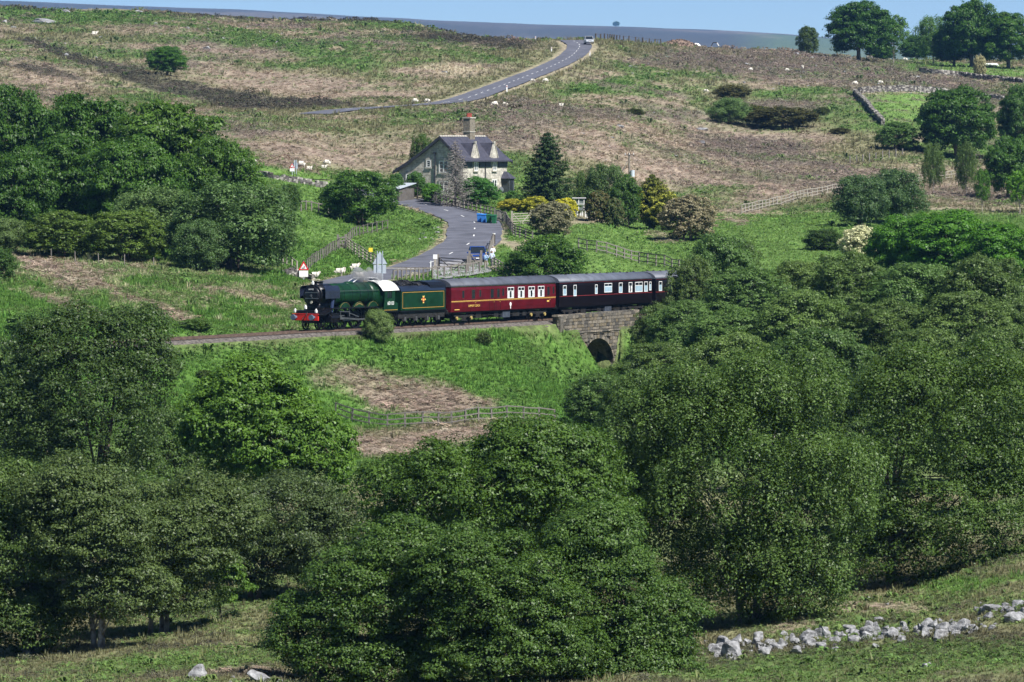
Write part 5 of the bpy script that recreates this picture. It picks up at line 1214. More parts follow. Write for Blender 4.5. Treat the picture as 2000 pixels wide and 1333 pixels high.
for k in range(26):                                   # rough wing wall right of the arch
    w = rb.uniform(.4, .7); h = .32; row, c_ = k // 6, k % 6
    o = link('stone', blocks[(k % 6, rb.randrange(5))], BRG, (xx + c_ * .55 + rb.uniform(-.1, .1), -BR_OFF - .5 - c_ * .22, -5.6 + row * .34)); o.scale = (.52, .5, .31); o.rotation_euler = (0, 0, R(-18))

# ------------------------------------------------------------------ the house
def stone_wall_mat():
    m = bpy.data.materials.new('house_stone'); m.use_nodes = True; n, l = m.node_tree.nodes, m.node_tree.links; b = n['Principled BSDF']; b.inputs['Roughness'].default_value = .9
    tc = n.new('ShaderNodeTexCoord'); sx = n.new('ShaderNodeSeparateXYZ'); l.new(tc.outputs['Object'], sx.inputs[0])
    ad = n.new('ShaderNodeMath'); l.new(sx.outputs[0], ad.inputs[0]); l.new(sx.outputs[1], ad.inputs[1]); cb = n.new('ShaderNodeCombineXYZ'); l.new(ad.outputs[0], cb.inputs[0]); l.new(sx.outputs[2], cb.inputs[1])
    br = n.new('ShaderNodeTexBrick'); br.inputs['Scale'].default_value = 1.0; br.inputs['Brick Width'].default_value = .48; br.inputs['Row Height'].default_value = .21; br.inputs['Mortar Size'].default_value = .018; br.inputs['Mortar Smooth'].default_value = .3; br.inputs['Bias'].default_value = .1
    br.inputs['Color1'].default_value = (.55, .51, .43, 1); br.inputs['Color2'].default_value = (.33, .305, .26, 1); br.inputs['Mortar'].default_value = (.55, .51, .44, 1); l.new(cb.outputs[0], br.inputs['Vector'])
    no = n.new('ShaderNodeTexNoise'); no.inputs['Scale'].default_value = 2.3; no.inputs['Detail'].default_value = 6; l.new(tc.outputs['Object'], no.inputs['Vector'])
    mr = n.new('ShaderNodeMapRange'); mr.inputs[1].default_value = .3; mr.inputs[2].default_value = .7; mr.inputs[3].default_value = .65; mr.inputs[4].default_value = 1.3; l.new(no.outputs[0], mr.inputs[0])
    vm = n.new('ShaderNodeVectorMath'); vm.operation = 'SCALE'; l.new(br.outputs[0], vm.inputs[0]); l.new(mr.outputs[0], vm.inputs['Scale']); l.new(vm.outputs[0], b.inputs['Base Color'])
    bp = n.new('ShaderNodeBump'); bp.inputs['Strength'].default_value = .6; bp.inputs['Distance'].default_value = .03; l.new(br.outputs[1], bp.inputs['Height']); bp.invert = True; l.new(bp.outputs[0], b.inputs['Normal'])
    return m
hstone = stone_wall_mat()
dress = mat('dressed_stone', (.40, .375, .32), .9, .25, 3, .3)
slate = mat('slate', (.052, .052, .072), .6, .3, 2.2, .5, bscale=9)
barge = mat('bargeboard_dark', (.035, .037, .045), .6, .2)
H = thing('stone_house', 'stone house with steep slate roof, tall chimney and long roof slope', 'house', HOUSE - Vector((0, 0, .3)), R(-27)); H.scale = (1.04, 1.04, 1.09)
HL = 11.8
wallp = [(-5.9, 0), (3.0, 0), (3.0, 4.25), (0, 6.75), (-2.9, 4.75), (-5.9, 3.0)]
MB().prism([(x, z - (1.2 if z == 0 else 0)) for x, z in wallp], 0, HL, 'y').build('wall', hstone, H)
def roof_slab(pts, y0, y1, th, name, m, par, dy=0):
    b = MB(); b.prism(pts + [(x, z - th) for x, z in reversed(pts)], y0, y1, 'y'); return b.build(name, m, par)
rl = roof_slab([(0, 7.05), (-2.95, 5.0), (-4.8, 3.88), (-6.5, 2.98)], -.5, HL + .3, .16, 'roof_slope', slate, H)
rr = roof_slab([(.0, 7.052), (2.35, 5.0), (3.1, 4.45), (3.65, 4.18)], -.5, HL + .3, .16, 'roof_slope', slate, H)
for pts in ([(0.05, 7.0), (-2.95, 4.93), (-4.8, 3.8), (-6.52, 2.9)], [(-.05, 7.0), (2.35, 4.93), (3.1, 4.38), (3.66, 4.1)]):
    for y in (-.54, HL + .31): roof_slab(pts, y, y + .06, .34, 'bargeboard', barge, H)
x = -.5
rdg = MB().prism([(-.14, 6.98), (0, 7.12), (.14, 6.98)], 0, .62, 'y').mesh('ridge_tile', mat('ridge_stone', (.33, .31, .27), .9, .3, 4, .4))
while x < HL - .3: link('ridge_tile', rdg, H, (0, x, 0)); x += .645
for yy in (3.25, 8.3):
    g = MB().prism([(yy - .8, 3.9), (yy + .8, 3.9), (yy + .8, 4.75), (yy, 6.1), (yy - .8, 4.75)], 2.45, 3.06, 'x').build('gablet', hstone, H)
    for s in (-1, 1):
        b = MB(); pp = [(yy + s * .95, 4.5), (yy, 6.22), (yy, 6.08), (yy + s * .93, 4.36)]; b.prism(pp, .9, 2.9, 'x'); b.build('gablet_roof', slate, g)
        b = MB(); pp = [(yy + s * .97, 4.55), (yy, 6.33), (yy, 6.15), (yy + s * .95, 4.36)]; b.prism(pp, 2.86, 3.14, 'x'); b.build('coping', dress, g)
    MB().box((3.0, yy, 6.32), (.25, .3, .24)).build('finial', dress, g)
chm = MB().box((0, 7.4, 7.85), (.95, 1.35, 2.6)).build('chimney', mat('chimney_stone', (.13, .11, .085), .95, .55, 5, .8, col2=(.26, .23, .18)), H, bevel=.02)
MB().box((0, 7.4, 7.55), (1.06, 1.46, .12)).build('band', dress, chm); MB().box((0, 7.4, 9.2), (1.12, 1.52, .16)).build('cap', dress, chm)
for i in range(4):
    b = MB(); yy = 6.95 + i * .3; b.cyl((0, yy, 9.26), (0, yy, 9.7), .15, .115, 12); b.cyl((0, yy, 9.66), (0, yy, 9.75), .145, n=12); b.build('chimney_pot', mat('terracotta', (.24, .05, .035), .8, .2), chm)
def window(parent, plane, u, z, w, h, lights, depth=0):
    """plane 'f': gable front (faces -Y), 'r': long side (faces +X); stone surround, white frame, panes"""
    def B(mb, cu, cz, du, dz, off, th):
        if plane == 'f': mb.box((cu, -off, cz), (du, th, dz))
        else: mb.box((3.0 + off + depth, cu, cz), (th, du, dz))
    b = MB(); B(b, u, z + h / 2 + .1, w + .4, .2, .02, .1); B(b, u, z - h / 2 - .08, w + .4, .15, .05, .16)
    for s in (-1, 1): B(b, u + s * (w / 2 + .08), z, .16, h, .015, .1)
    wo_ = b.build('window', dress, parent)
    f = MB(); t = .08
    for k in range(lights + 1): B(f, u - w / 2 + w * k / lights, z, t * (1.5 if 0 < k < lights else 1), h, .035, .09)
    for zz in (z - h / 2 + t / 2, z + h / 2 - t / 2): B(f, u, zz, w, t, .0345, .088)
    for k in range(1, 3): B(f, u, z - h / 2 + h * k / 3, w, .035, .033, .05)
    f.build('frame', white_p, wo_)
    for k in range(lights):
        p = MB(); B(p, u - w / 2 + w * (k + .5) / lights, z, w / lights - .03, h - .03, .012, .03); p.build('pane', glass, wo_)
window(H, 'f', .35, 3.45, 1.15, 1.35, 2); window(H, 'f', -1.75, 3.8, .5, .85, 1); window(H, 'f', -4.1, 2.15, 1.5, .85, 3); window(H, 'f', .35, 1.0, 1.1, 1.45, 2)
for yy in (3.25, 8.3): window(H, 'r', yy, 3.65, .9, 1.35, 2, .06)
for yy in (3.25, 8.3): window(H, 'r', yy, 1.2, 1.2, 1.4, 2)
b = MB(); b.tube([(-.85, -.1, 5.0), (-.85, -.1, -.2)], .09, 8); b.box((-.85, -.14, 5.05), (.3, .2, .25)); b.build('drainpipe', barge, H)
b = MB(); b.tube([(3.12, 5.8, 4.0), (3.12, 5.8, 0)], .06, 8); b.build('drainpipe', barge, H)
for a, c in ((.0, 2.3), (4.2, 7.3), (9.3, HL)): MB().box((3.06, (a + c) / 2, 3.72), (.1, c - a, .7)).build('eaves_shade', mat('eaves_shade_blue', (.05, .06, .075), .6, .2), H)  # dark strips paint the shade below the eaves
b = MB(); b.prism([(10.3, -.5), (11.7, -.5), (11.7, 2.0), (10.3, 2.0)], 3.02, 4.1, 'x'); po = b.build('porch', mat('porch_timber', (.05, .058, .062), .7, .3, 2), H)
b = MB(); b.add([(2.95, 10.1, 2.0), (4.3, 10.1, 2.0), (4.3, 11.9, 2.0), (2.95, 11.9, 2.0), (3.05, 10.9, 2.85), (3.4, 11.0, 2.85)], [(0, 1, 5, 4), (1, 2, 5), (2, 3, 4, 5), (3, 0, 4), (0, 3, 2, 1)]); b.build('porch_roof', slate, po)
MB().box((4.11, 10.9, .9), (.03, .8, 1.8)).build('door', mat('porch_dark', (.015, .017, .02), .5, .2), po)
b = MB(); b.cyl((3.35, 9.5, .7), (3.5, 9.45, .75), .32, .3, 16); b.bar((3.05, 9.5, .6), (3.4, 9.5, .7), .05); b.build('satellite_dish', mat('dish_grey', (.10, .11, .12), .5, .1), H)
b = MB(); b.add([(3.02, 3.8, 1.9), (3.9, 3.8, 1.55), (3.9, 6.4, 1.55), (3.02, 6.4, 1.9), (3.02, 3.8, 1.8), (3.9, 3.8, 1.45), (3.9, 6.4, 1.45), (3.02, 6.4, 1.8)], [(0, 1, 2, 3), (7, 6, 5, 4), (0, 4, 5, 1), (1, 5, 6, 2), (2, 6, 7, 3)]); b.build('canopy', slate, H)
sp = hit(766, 362, 560, 660); sp.z = float(gz(sp.x, 604)); sp.y = 604
SHED = thing('outbuilding', 'low outbuilding with pale sheet roof left of the house', 'shed', (sp.x, sp.y, sp.z - .2), R(-27))
MB().box((0, 2, .8), (3.6, 4, 2.0)).build('wall', mat('shed_boards', (.10, .09, .08), .8, .3, 2), SHED)
b = MB(); b.add([(-2, -.2, 1.85), (2, -.2, 1.85), (2, 4.2, 2.5), (-2, 4.2, 2.5), (-2, -.2, 1.77), (2, -.2, 1.77), (2, 4.2, 2.42), (-2, 4.2, 2.42)], [(0, 1, 2, 3), (7, 6, 5, 4), (0, 4, 5, 1), (1, 5, 6, 2), (2, 6, 7, 3), (3, 7, 4, 0)]); b.build('roof', mat('pale_sheet', (.42, .46, .50), .4, .15, 2), SHED)

# ------------------------------------------------------------------ fences, walls, gates
wood_g = mat('weathered_wood', (.20, .18, .16), .9, .35, 3, .4)
wood_d = mat('dark_wood', (.075, .065, .058), .9, .35, 3, .4)
wood_p = mat('pale_wood', (.33, .30, .25), .9, .3, 3, .4)
UB = {}
def ubox(m):
    if m.name not in UB:
        b = MB().box((0, 0, 0), (1, 1, 1)); r = random.Random(5); b.v = [tuple(c * r.uniform(.93, 1.05) for c in v) for v in b.v]; UB[m.name] = b.mesh('timber', m)
    return UB[m.name]
def beam(name, parent, a, b, w, h, m):
    a, b = Vector(a), Vector(b); d = b - a
    o = link(name, ubox(m), parent, (a + b) / 2); o.rotation_euler = d.to_track_quat('X', 'Z').to_euler(); o.scale = (d.length, w, h)
    return o
def gline(pix, d0, d1, step):
    pts = [hit(px, py, d0, d1) for px, py in pix]
    q = smooth_line(pts, step); return [Vector((p[0], p[1], float(gz(p[0], p[1])))) for p in q]
def fence(label, pix, d0, d1, h=1.15, step=2.2, rails=3, m=wood_g, pm=None, pw=.13, rh=.10, name='rail_fence', lean=.03, pal=False):
    P_ = gline(pix, d0, d1, step); r = random.Random(len(label)); o0 = P_[0]
    t = thing(name, label, 'fence', o0)
    tops = []
    for p in P_:
        q = p - o0; hh = h * r.uniform(.96, 1.06); tp = q + Vector((r.uniform(-lean, lean), r.uniform(-lean, lean), hh)); tops.append((q, tp))
        beam('post', t, q - Vector((0, 0, .3)), tp, pw, pw, pm or m)
    for (a, at_), (b, bt) in zip(tops, tops[1:]):
        for k in range(rails):
            u = .94 - k * .72 / max(1, rails - 1) if rails > 1 else .9
            j = Vector((0, -.06, r.uniform(-.04, .04)))
            beam('rail', t, a.lerp(at_, u) + j, b.lerp(bt, u + r.uniform(-.02, .02)) + j, .045, rh, m)
        if pal:
            n = max(2, int((b - a).length / .19))
            for i in range(n):
                q = a.lerp(b, (i + .5) / n); beam('pale', t, q + Vector((0, -.09, .04)), q + Vector((r.uniform(-.02, .02), -.09, h * r.uniform(.9, 1.08))), .11, .025, pm or m)
    return t
fence('dark two-rail fence curving uphill through the grass left of the lane', [(600, 530), (618, 514), (640, 500), (660, 488), (675, 482), (690, 465), (720, 457), (757, 450)], 432, 640, 1.15, 2.2, 2, wood_d, wood_g, pw=.09, rh=.08)
fence('pale rail fence descending to the yellow notice', [(676, 484), (700, 502), (724, 517), (738, 524)], 455, 600, 1.25, 2.4, 4, wood_p)
fence('post and rail fence between the lane yard and the train', [(768, 552), (810, 549), (860, 544), (905, 539), (937, 534)], 432, 540, 1.25, 1.5, 1, wood_g, rh=.12)
fence('short rail fence dropping from the gate post towards the wide bush', [(962, 528), (985, 540), (1005, 550)], 432, 540, 1.3, 1.7, 4, wood_p)
fence('dark leaning fence beside the parked blue car', [(965, 478), (958, 495), (953, 512)], 470, 560, 1.3, 1.6, 3, wood_d, wood_g)
fence('dark paling fence in front of the house garden', [(774, 383), (795, 386), (816, 390), (840, 396), (860, 402)], 540, 660, 1.5, 2.2, 2, wood_d, wood_d, name='paling_fence', pal=True)
fence('low dark rail fence from the garden to the wheelie bins', [(866, 400), (890, 407), (915, 413), (940, 419), (966, 426)], 540, 650, 1.2, 1.9, 3, wood_d, wood_g)
fence('short boarded fence beside the green bins', [(970, 430), (985, 435)], 530, 640, 1.2, 1.2, 2, wood_g, name='paling_fence', pal=True)
fence('dark rail fence falling from the bins to the hawthorn', [(986, 434), (995, 448), (1004, 462), (1022, 468), (1040, 473)], 500, 640, 1.25, 1.9, 4, wood_d, wood_g)
fence('weathered rail fence running behind the coaches below the green field', [(1130, 488), (1165, 497), (1200, 503), (1240, 511), (1290, 521), (1340, 532)], 470, 600, 1.25, 2.1, 3, wood_g)
fence('rustic garden fence below the garden trees', [(1146, 423), (1190, 421), (1240, 418), (1290, 416)], 540, 680, 1.1, 2.2, 2, wood_g)
fence('pale rail fence climbing along the edge of the moor on the right', [(1448, 419), (1480, 411), (1510, 404), (1545, 395), (1580, 387), (1620, 379), (1660, 371), (1720, 363), (1795, 356), (1850, 351), (1885, 347)], 560, 900, 1.25, 2.6, 3, wood_p)
fence('old post fence with strut near the tree on the road bend', [(588, 414), (617, 414), (645, 419), (690, 430), (732, 441)], 500, 640, 1.2, 2.4, 1, wood_g)
fence('wavy weathered rail fence at the foot of the railway bank', [(655, 814), (700, 831), (740, 836), (790, 838), (840, 830), (865, 831), (890, 834), (930, 824), (960, 821), (1000, 823), (1040, 826), (1085, 828)], 300, 420, 1.1, 1.7, 3, mat('old_rail_wood', (.17, .155, .14), .9, .4, 3, .4), pw=.12, rh=.09, lean=.09)
fence('short pale fence end at the corner of the wood', [(552, 518), (566, 523), (580, 530)], 440, 560, 1.0, 1.4, 2, wood_p)
fence('line of thin grey posts on the moor right of the gorse', [(1660, 322), (1695, 316), (1730, 311), (1762, 306)], 640, 1000, 1.3, 2.4, 0, wood_g, pw=.16)
fence('line of dark fence posts on the crest beside the silver car', [(1163, 77), (1180, 78), (1200, 79), (1225, 81), (1255, 84), (1290, 88)], 900, 1320, 1.6, 5.0, 1, wood_d, pw=.25, rh=.05)
fence('wire fence posts along the foot of the hedge', [(100, 509), (160, 514), (220, 520), (300, 526)], 430, 520, 1.1, 3.4, 0, wood_g, pw=.07)
def wall(label, pix, d0, d1, h, m1, m2, w=.5, step=.42):
    P_ = gline(pix, d0, d1, step); o0 = P_[0]; r = random.Random(len(label)); t = thing('dry_stone_wall', label, 'stone wall', o0)
    bs = [MB(), MB()]
    for i in range(len(P_) - 1):
        p, d = P_[i] - o0, P_[i + 1] - P_[i]; ang = math.atan2(d.y, d.x); L = d.length
        for k in range(max(2, int(h / .26))):
            if k == int(h / .26) - 1 and r.random() < .3: continue
            for sd in (-1, 1):
                M_ = Matrix.Rotation(ang, 3, 'Z') @ Matrix.Rotation(r.uniform(-.25, .25), 3, 'X') @ Matrix.Rotation(r.uniform(-.25, .25), 3, 'Y')
                b = bs[r.random() < .4]; n0 = len(b.v)
                b.box(p + d * .5 + Vector((-d.y, d.x, 0)).normalized() * (sd * w * .22) + Vector((0, 0, .05 + k * .26)), (L * r.uniform(.8, 1.25), w * r.uniform(.42, .6), .27 * r.uniform(.8, 1.2)), M_)
                b.v[n0:] = [tuple(c + r.uniform(-.04, .04) for c in v) for v in b.v[n0:]]
    tag(bs[0].build('stones', m1, t), kind='stuff'); tag(bs[1].build('stones', m2, t), kind='stuff', label='paler lichened stones of the wall')
    return t
ws1, ws2 = mat('wall_stone_dark', (.10, .09, .085), .95, .5, 2, .5), mat('wall_stone_pale', (.30, .28, .25), .95, .4, 2, .5)
wall('dark dry stone wall from the wood to the road bend', [(503, 344), (530, 349), (560, 355), (600, 361), (650, 371)], 520, 700, 1.0, ws1, ws2)
wall('dry stone wall dropping down the side of the walled field', [(1668, 186), (1678, 196), (1690, 207), (1705, 226), (1724, 246)], 700, 1150, 1.35, ws1, ws2, .7)
wall('dry stone wall along the top of the walled field', [(1676, 184), (1710, 181), (1740, 180), (1800, 181), (1850, 187), (1900, 193), (1965, 201)], 760, 1200, 1.35, ws1, ws2, .7, .6)
wall('dry stone wall below the crest trees', [(1795, 143), (1830, 147), (1870, 151), (1910, 156), (1960, 161), (2015, 167)], 900, 1300, 1.5, ws1, ws2, .8, .7)
wall('tumbled dry stone wall by the red triangle sign', [(556, 536), (575, 541), (596, 547), (612, 552)], 430, 540, .9, ws1, ws2)
def gate(label, a, b, d0, d1, h=1.25, m=wood_g, bars=5, brace=2, pm=None):
    A, B = hit(*a, d0, d1), hit(*b, d0, d1); t = thing('field_gate', label, 'gate', A); v = B - A
    for q in (Vector((0, 0, 0)), v): beam('gate_post', t, q - Vector((0, 0, .3)), q + Vector((0, 0, h * 1.25)), .22, .22, pm or m)
    u = v.normalized(); a0, b0 = u * .16, v - u * .16
    for k in range(bars):
        z = .12 + (h - .16) * k / (bars - 1); beam('bar', t, a0 + Vector((0, 0, z)), b0 + Vector((0, 0, z)), .05, .09, m)
    for q in (a0, b0): beam('stile', t, q + Vector((0, 0, .05)), q + Vector((0, 0, h)), .07, .1, m)
    off = Vector((0, -.06, 0))
    for i in range(brace):
        c, d = (a0, b0) if brace == 1 else ((a0, v * .5) if i == 0 else (b0, v * .5))
        beam('brace', t, c + off + Vector((0, 0, h - .05)), d + off + Vector((0, 0, .12)), .045, .09, m)
    return t
gate('wide grey field gate across the old yard beside the white notice', (856, 529), (914, 533), 460, 560, 1.35)
gate('short grey gate in front of the parked blue car', (917, 524), (940, 524), 460, 560, 1.45, brace=1)
gate('white five-barred gate left of the grey hawthorn', (1000, 440), (1037, 438), 500, 640, 1.3, wood_p)
gate('pale gate at the fold of the rail fence near the yellow notice', (660, 486), (675, 486), 455, 600, 1.2, wood_g, 4, 1)
# cattle grid set into the lane
cp = ROAD_A[cat_i]; ct = ROAD_A[cat_i + 1] - ROAD_A[cat_i - 1]
CG = thing('cattle_grid', 'steel cattle grid across the lane', 'cattle grid', (cp[0], cp[1], cp[2] + .125), math.atan2(ct[1], ct[0]))
for i in range(12): MB().box((-1.3 + i * .23, 0, .03), (.12, 4.6, .06)).build('grid_bar', mat('grid_steel', (.10, .085, .07), .7, .3, 3), CG)
for s in (-1, 1): MB().box((s * 1.5, 0, .015), (.18, 5.2, .08)).build('kerb', mat('kerb_concrete', (.50, .48, .44), .9, .2), CG)
# old paved yard by the gates
nearp = smooth_line([hit(x, y, 436, 560) for x, y in ((846, 549), (880, 546), (915, 542), (960, 534))], 1.0); farp = smooth_line([hit(x, y, 440, 560) for x, y in ((846, 522), (870, 515), (905, 511), (952, 512))], 1.0)
tt = np.linspace(0, 1, 15); rs = lambda q: np.stack([np.interp(tt, np.linspace(0, 1, len(q)), q[:, k]) for k in range(2)], 1)
A_, B_ = rs(nearp), rs(farp); b = MB()
b.loft([[(*(A_[i] * (1 - v) + B_[i] * v), 0) for i in range(15)] for v in np.linspace(0, 1, 15)], close=False, cap=False)
b.v = [(x, y, float(gz(x, y)) + .15) for x, y, _ in b.v]
tag(b.build('yard_paving', mat('yard_setts', (.24, .235, .245), .9, .5, 2.4, .6)), kind='structure')

# ------------------------------------------------------------------ signs and posts
galv = mat('galvanised', (.45, .50, .55), .45, .12, 3, metal=.3)
def post_at(px, base, d0, d1): return hit(px, base, d0, d1)
def sign(name, label, px, base, d0, d1, tri, front, plate=True, scale=1.0, face=0.0, h=1.5):
    p = post_at(px, base, d0, d1); t = thing(name, label, 'road sign', p, face)
    for x in ((-.22, .22) if not front else (0,)):
        b = MB(); b.cyl((x * scale, 0, -.3), (x * scale, 0, h + 1.1 * scale), .045, n=8); b.build('pole', galv, t)
    s = .62 * scale; y = -.06 if front else .06
    q = [(-s, h), (s, h), (0, h + s * 1.75)]
    b = MB(); b.prism(q, y - .012, y + .012, 'y'); b.build('warning_triangle', mat('sign_red', (.60, .02, .03), .4, .05) if front else galv, t)
    if front:
        b = MB(); k = .62; cz = h + s * .58; b.prism([(x * k, cz + (z - cz) * k) for x, z in q], y - .02, y - .013, 'y'); w = b.build('sign_face', white_p, t)
        b = MB(); b.box((-.05, y - .024, cz - .1), (.34 * scale, .006, .09 * scale)); b.box((.06, y - .024, cz + .02), (.12 * scale, .006, .12 * scale)); b.build('symbol', black, w)
    b = MB(); b.box((0, y, h - .42 * scale), (1.05 * scale, .024, .72 * scale)); b.build('plate', white_p if front else galv, t)
    return t
sign('warning_sign', 'red triangle warning sign with white plate by the tumbled wall', 593, 549, 432, 540, True, True, scale=.82, h=1.0)
sign('warning_sign', 'grey backs of a triangle sign and plates behind the steam', 742, 552, 432, 540, True, False, scale=1.15, face=R(8), h=1.75)
sign('warning_sign', 'grey back of the sign beyond the dark stone wall', 577, 343, 560, 760, True, False, scale=.6, h=1.2)
sign('warning_sign', 'pink triangle sign partly behind the grey-backed one', 571, 343, 575, 780, True, True, scale=.55, h=.9)
p = hit(724, 516, 432, 600); t = thing('notice', 'yellow notice on a post at the end of the pale fence', 'notice', p)
MB().box((0, 0, .7), (.12, .12, 1.6)).build('post', wood_g, t); MB().box((0, -.08, 1.45), (.42, .02, .42)).build('board', mat('notice_yellow', (.80, .62, .05), .5, .05), t)
p = hit(850, 530, 432, 560); t = thing('notice', 'white notice on a thick post beside the grey field gate', 'notice', p)
MB().box((0, 0, .7), (.26, .26, 1.9)).build('post', wood_p, t); MB().box((0, -.15, 1.45), (.42, .02, .45)).build('board', white_p, t)
p = hit(841, 532, 432, 560); t = thing('bollard', 'thin white post at the end of the cattle grid', 'post', p); b = MB(); b.cyl((0, 0, -.2), (0, 0, 1.1), .06, n=8); b.build('shaft', white_p, t); b = MB(); b.cyl((0, 0, 1.1), (0, 0, 1.16), .075, n=8); b.build('cap', galv, t)
p = hit(965, 479, 470, 560); t = thing('bollard', 'dark square post with white top where the stony path leaves the lane', 'post', p); MB().box((0, 0, .5), (.28, .28, 1.3)).build('shaft', wood_d, t); MB().box((0, 0, 1.2), (.3, .3, .12)).build('cap', white_p, t)
for i, (px, py, lab) in enumerate(((1152, 111, 'white marker post right of the moor road'), (1077, 103, 'thin white marker post left of the moor road'), (1046, 64, 'white marker post on the crest left of the moor road'), (990, 180, 'short white marker post beside the lower moor road'))):
    p = hit(px, py, 700, 1320); t = thing('marker_post', lab, 'post', p); MB().box((0, 0, .5), (.22, .15, 1.3)).build('shaft', white_p, t); MB().box((0, -.09, .95), (.14, .02, .16)).build('reflector', mat('reflector_red', (.4, .03, .03), .3, .05), t)
# power pole with transformer
p = hit(1229, 412, 560, 680); t = thing('power_pole', 'wooden power pole with a grey transformer among the garden trees', 'power pole', p)
b = MB(); b.cyl((0, 0, -.4), (0, 0, 7.6), .16, .12, 10); b.build('pole', mat('pole_wood', (.22, .19, .16), .9, .3, 2), t)
MB().box((0, -.1, 7.35), (1.3, .1, .12)).build('cross_arm', wood_d, t)
b = MB(); b.cyl((.42, -.15, 4.5), (.42, -.15, 5.35), .28, n=14); b.box((.2, -.1, 5.2), (.3, .1, .08)); b.build('transformer', mat('transformer_grey', (.50, .55, .60), .4, .1), t)
for x in (-.55, 0, .55): b = MB(); b.cyl((x, -.1, 7.41), (x, -.1, 7.62), .05, .035, 8); b.build('insulator', cream_w, t)
b = MB(); b.tube([(-.05, 0, 7.0), (-.5, .2, 6.0), (-1.3, .4, 4.3)], .02, 4); b.build('stay_wire', galv, t)
# little lean-to frame beside the garden fence
p = hit(1135, 425, 540, 680); t = thing('garden_shelter', 'small white glazed garden shelter beside the yellow shrub', 'shelter', p)
for k, x in enumerate(np.linspace(-.85, .75, 9)): MB().box((x, 0, .35), (.13, .03, .85)).build('board', white_p if k % 3 else wood_p, t)
MB().box((-.05, .02, .82), (1.8, .1, .08)).build('sill', wood_d, t)
for x in (-.85, -.3, .35): MB().box((x, .02, 1.55), (.09, .09, 1.45)).build('upright', white_p, t)
MB().box((-.25, .02, 1.6), (1.2, .06, .07)).build('glazing_bar', white_p, t); MB().box((-.25, .5, 2.34), (1.7, 1.3, .1)).build('roof', mat('frame_roof', (.55, .53, .55), .6, .1), t)
MB().box((-.25, .06, 1.5), (1.1, .015, 1.3)).build('pane', mat('greenhouse_glass', (.16, .19, .18), .1, .1, spec=.6), t); MB().box((-1.2, -.1, .35), (.55, .1, .9)).build('red_panel', mat('faded_red', (.38, .09, .08), .8, .2), t)
# wheelie bins
def bin_(px, base, m, lab):
    p = hit(px, base, 520, 640); t = thing('wheelie_bin', lab, 'bin', p, R(-12), 'wheelie bins beside the lane')
    b = MB(); b.loft([[(-.22, -.25, .06), (.22, -.25, .06), (.22, .25, .06), (-.22, .25, .06)], [(-.28, -.32, .98), (.28, -.32, .98), (.28, .32, .98), (-.28, .32, .98)]]); b.build('body', m, t, bevel=.02)
    b = MB(); b.prism([(-.36, .98), (.36, .98), (.34, 1.05), (.1, 1.12), (-.34, 1.08)], -.3, .3, 'x'); b.build('lid', m, t)
    for s in (-1, 1): b = MB(); b.cyl((s * .22, .28, .1), (s * .28, .28, .1), .1, n=12); b.build('wheel', sooty, t)
    b = MB(); b.bar((-.26, .38, 1.0), (.26, .38, 1.0), .04); b.build('handle', m, t)
bb1, bg1 = mat('bin_blue', (.04, .20, .58), .5, .08), mat('bin_green', (.02, .13, .06), .5, .08)
bin_(937, 436, bb1, 'left of the two blue wheelie bins'); bin_(945.5, 437, bb1, 'blue wheelie bin touching the green ones'); bin_(955, 438, bg1, 'green wheelie bin next to the blue ones'); bin_(965, 439, bg1, 'green wheelie bin at the right end of the row')

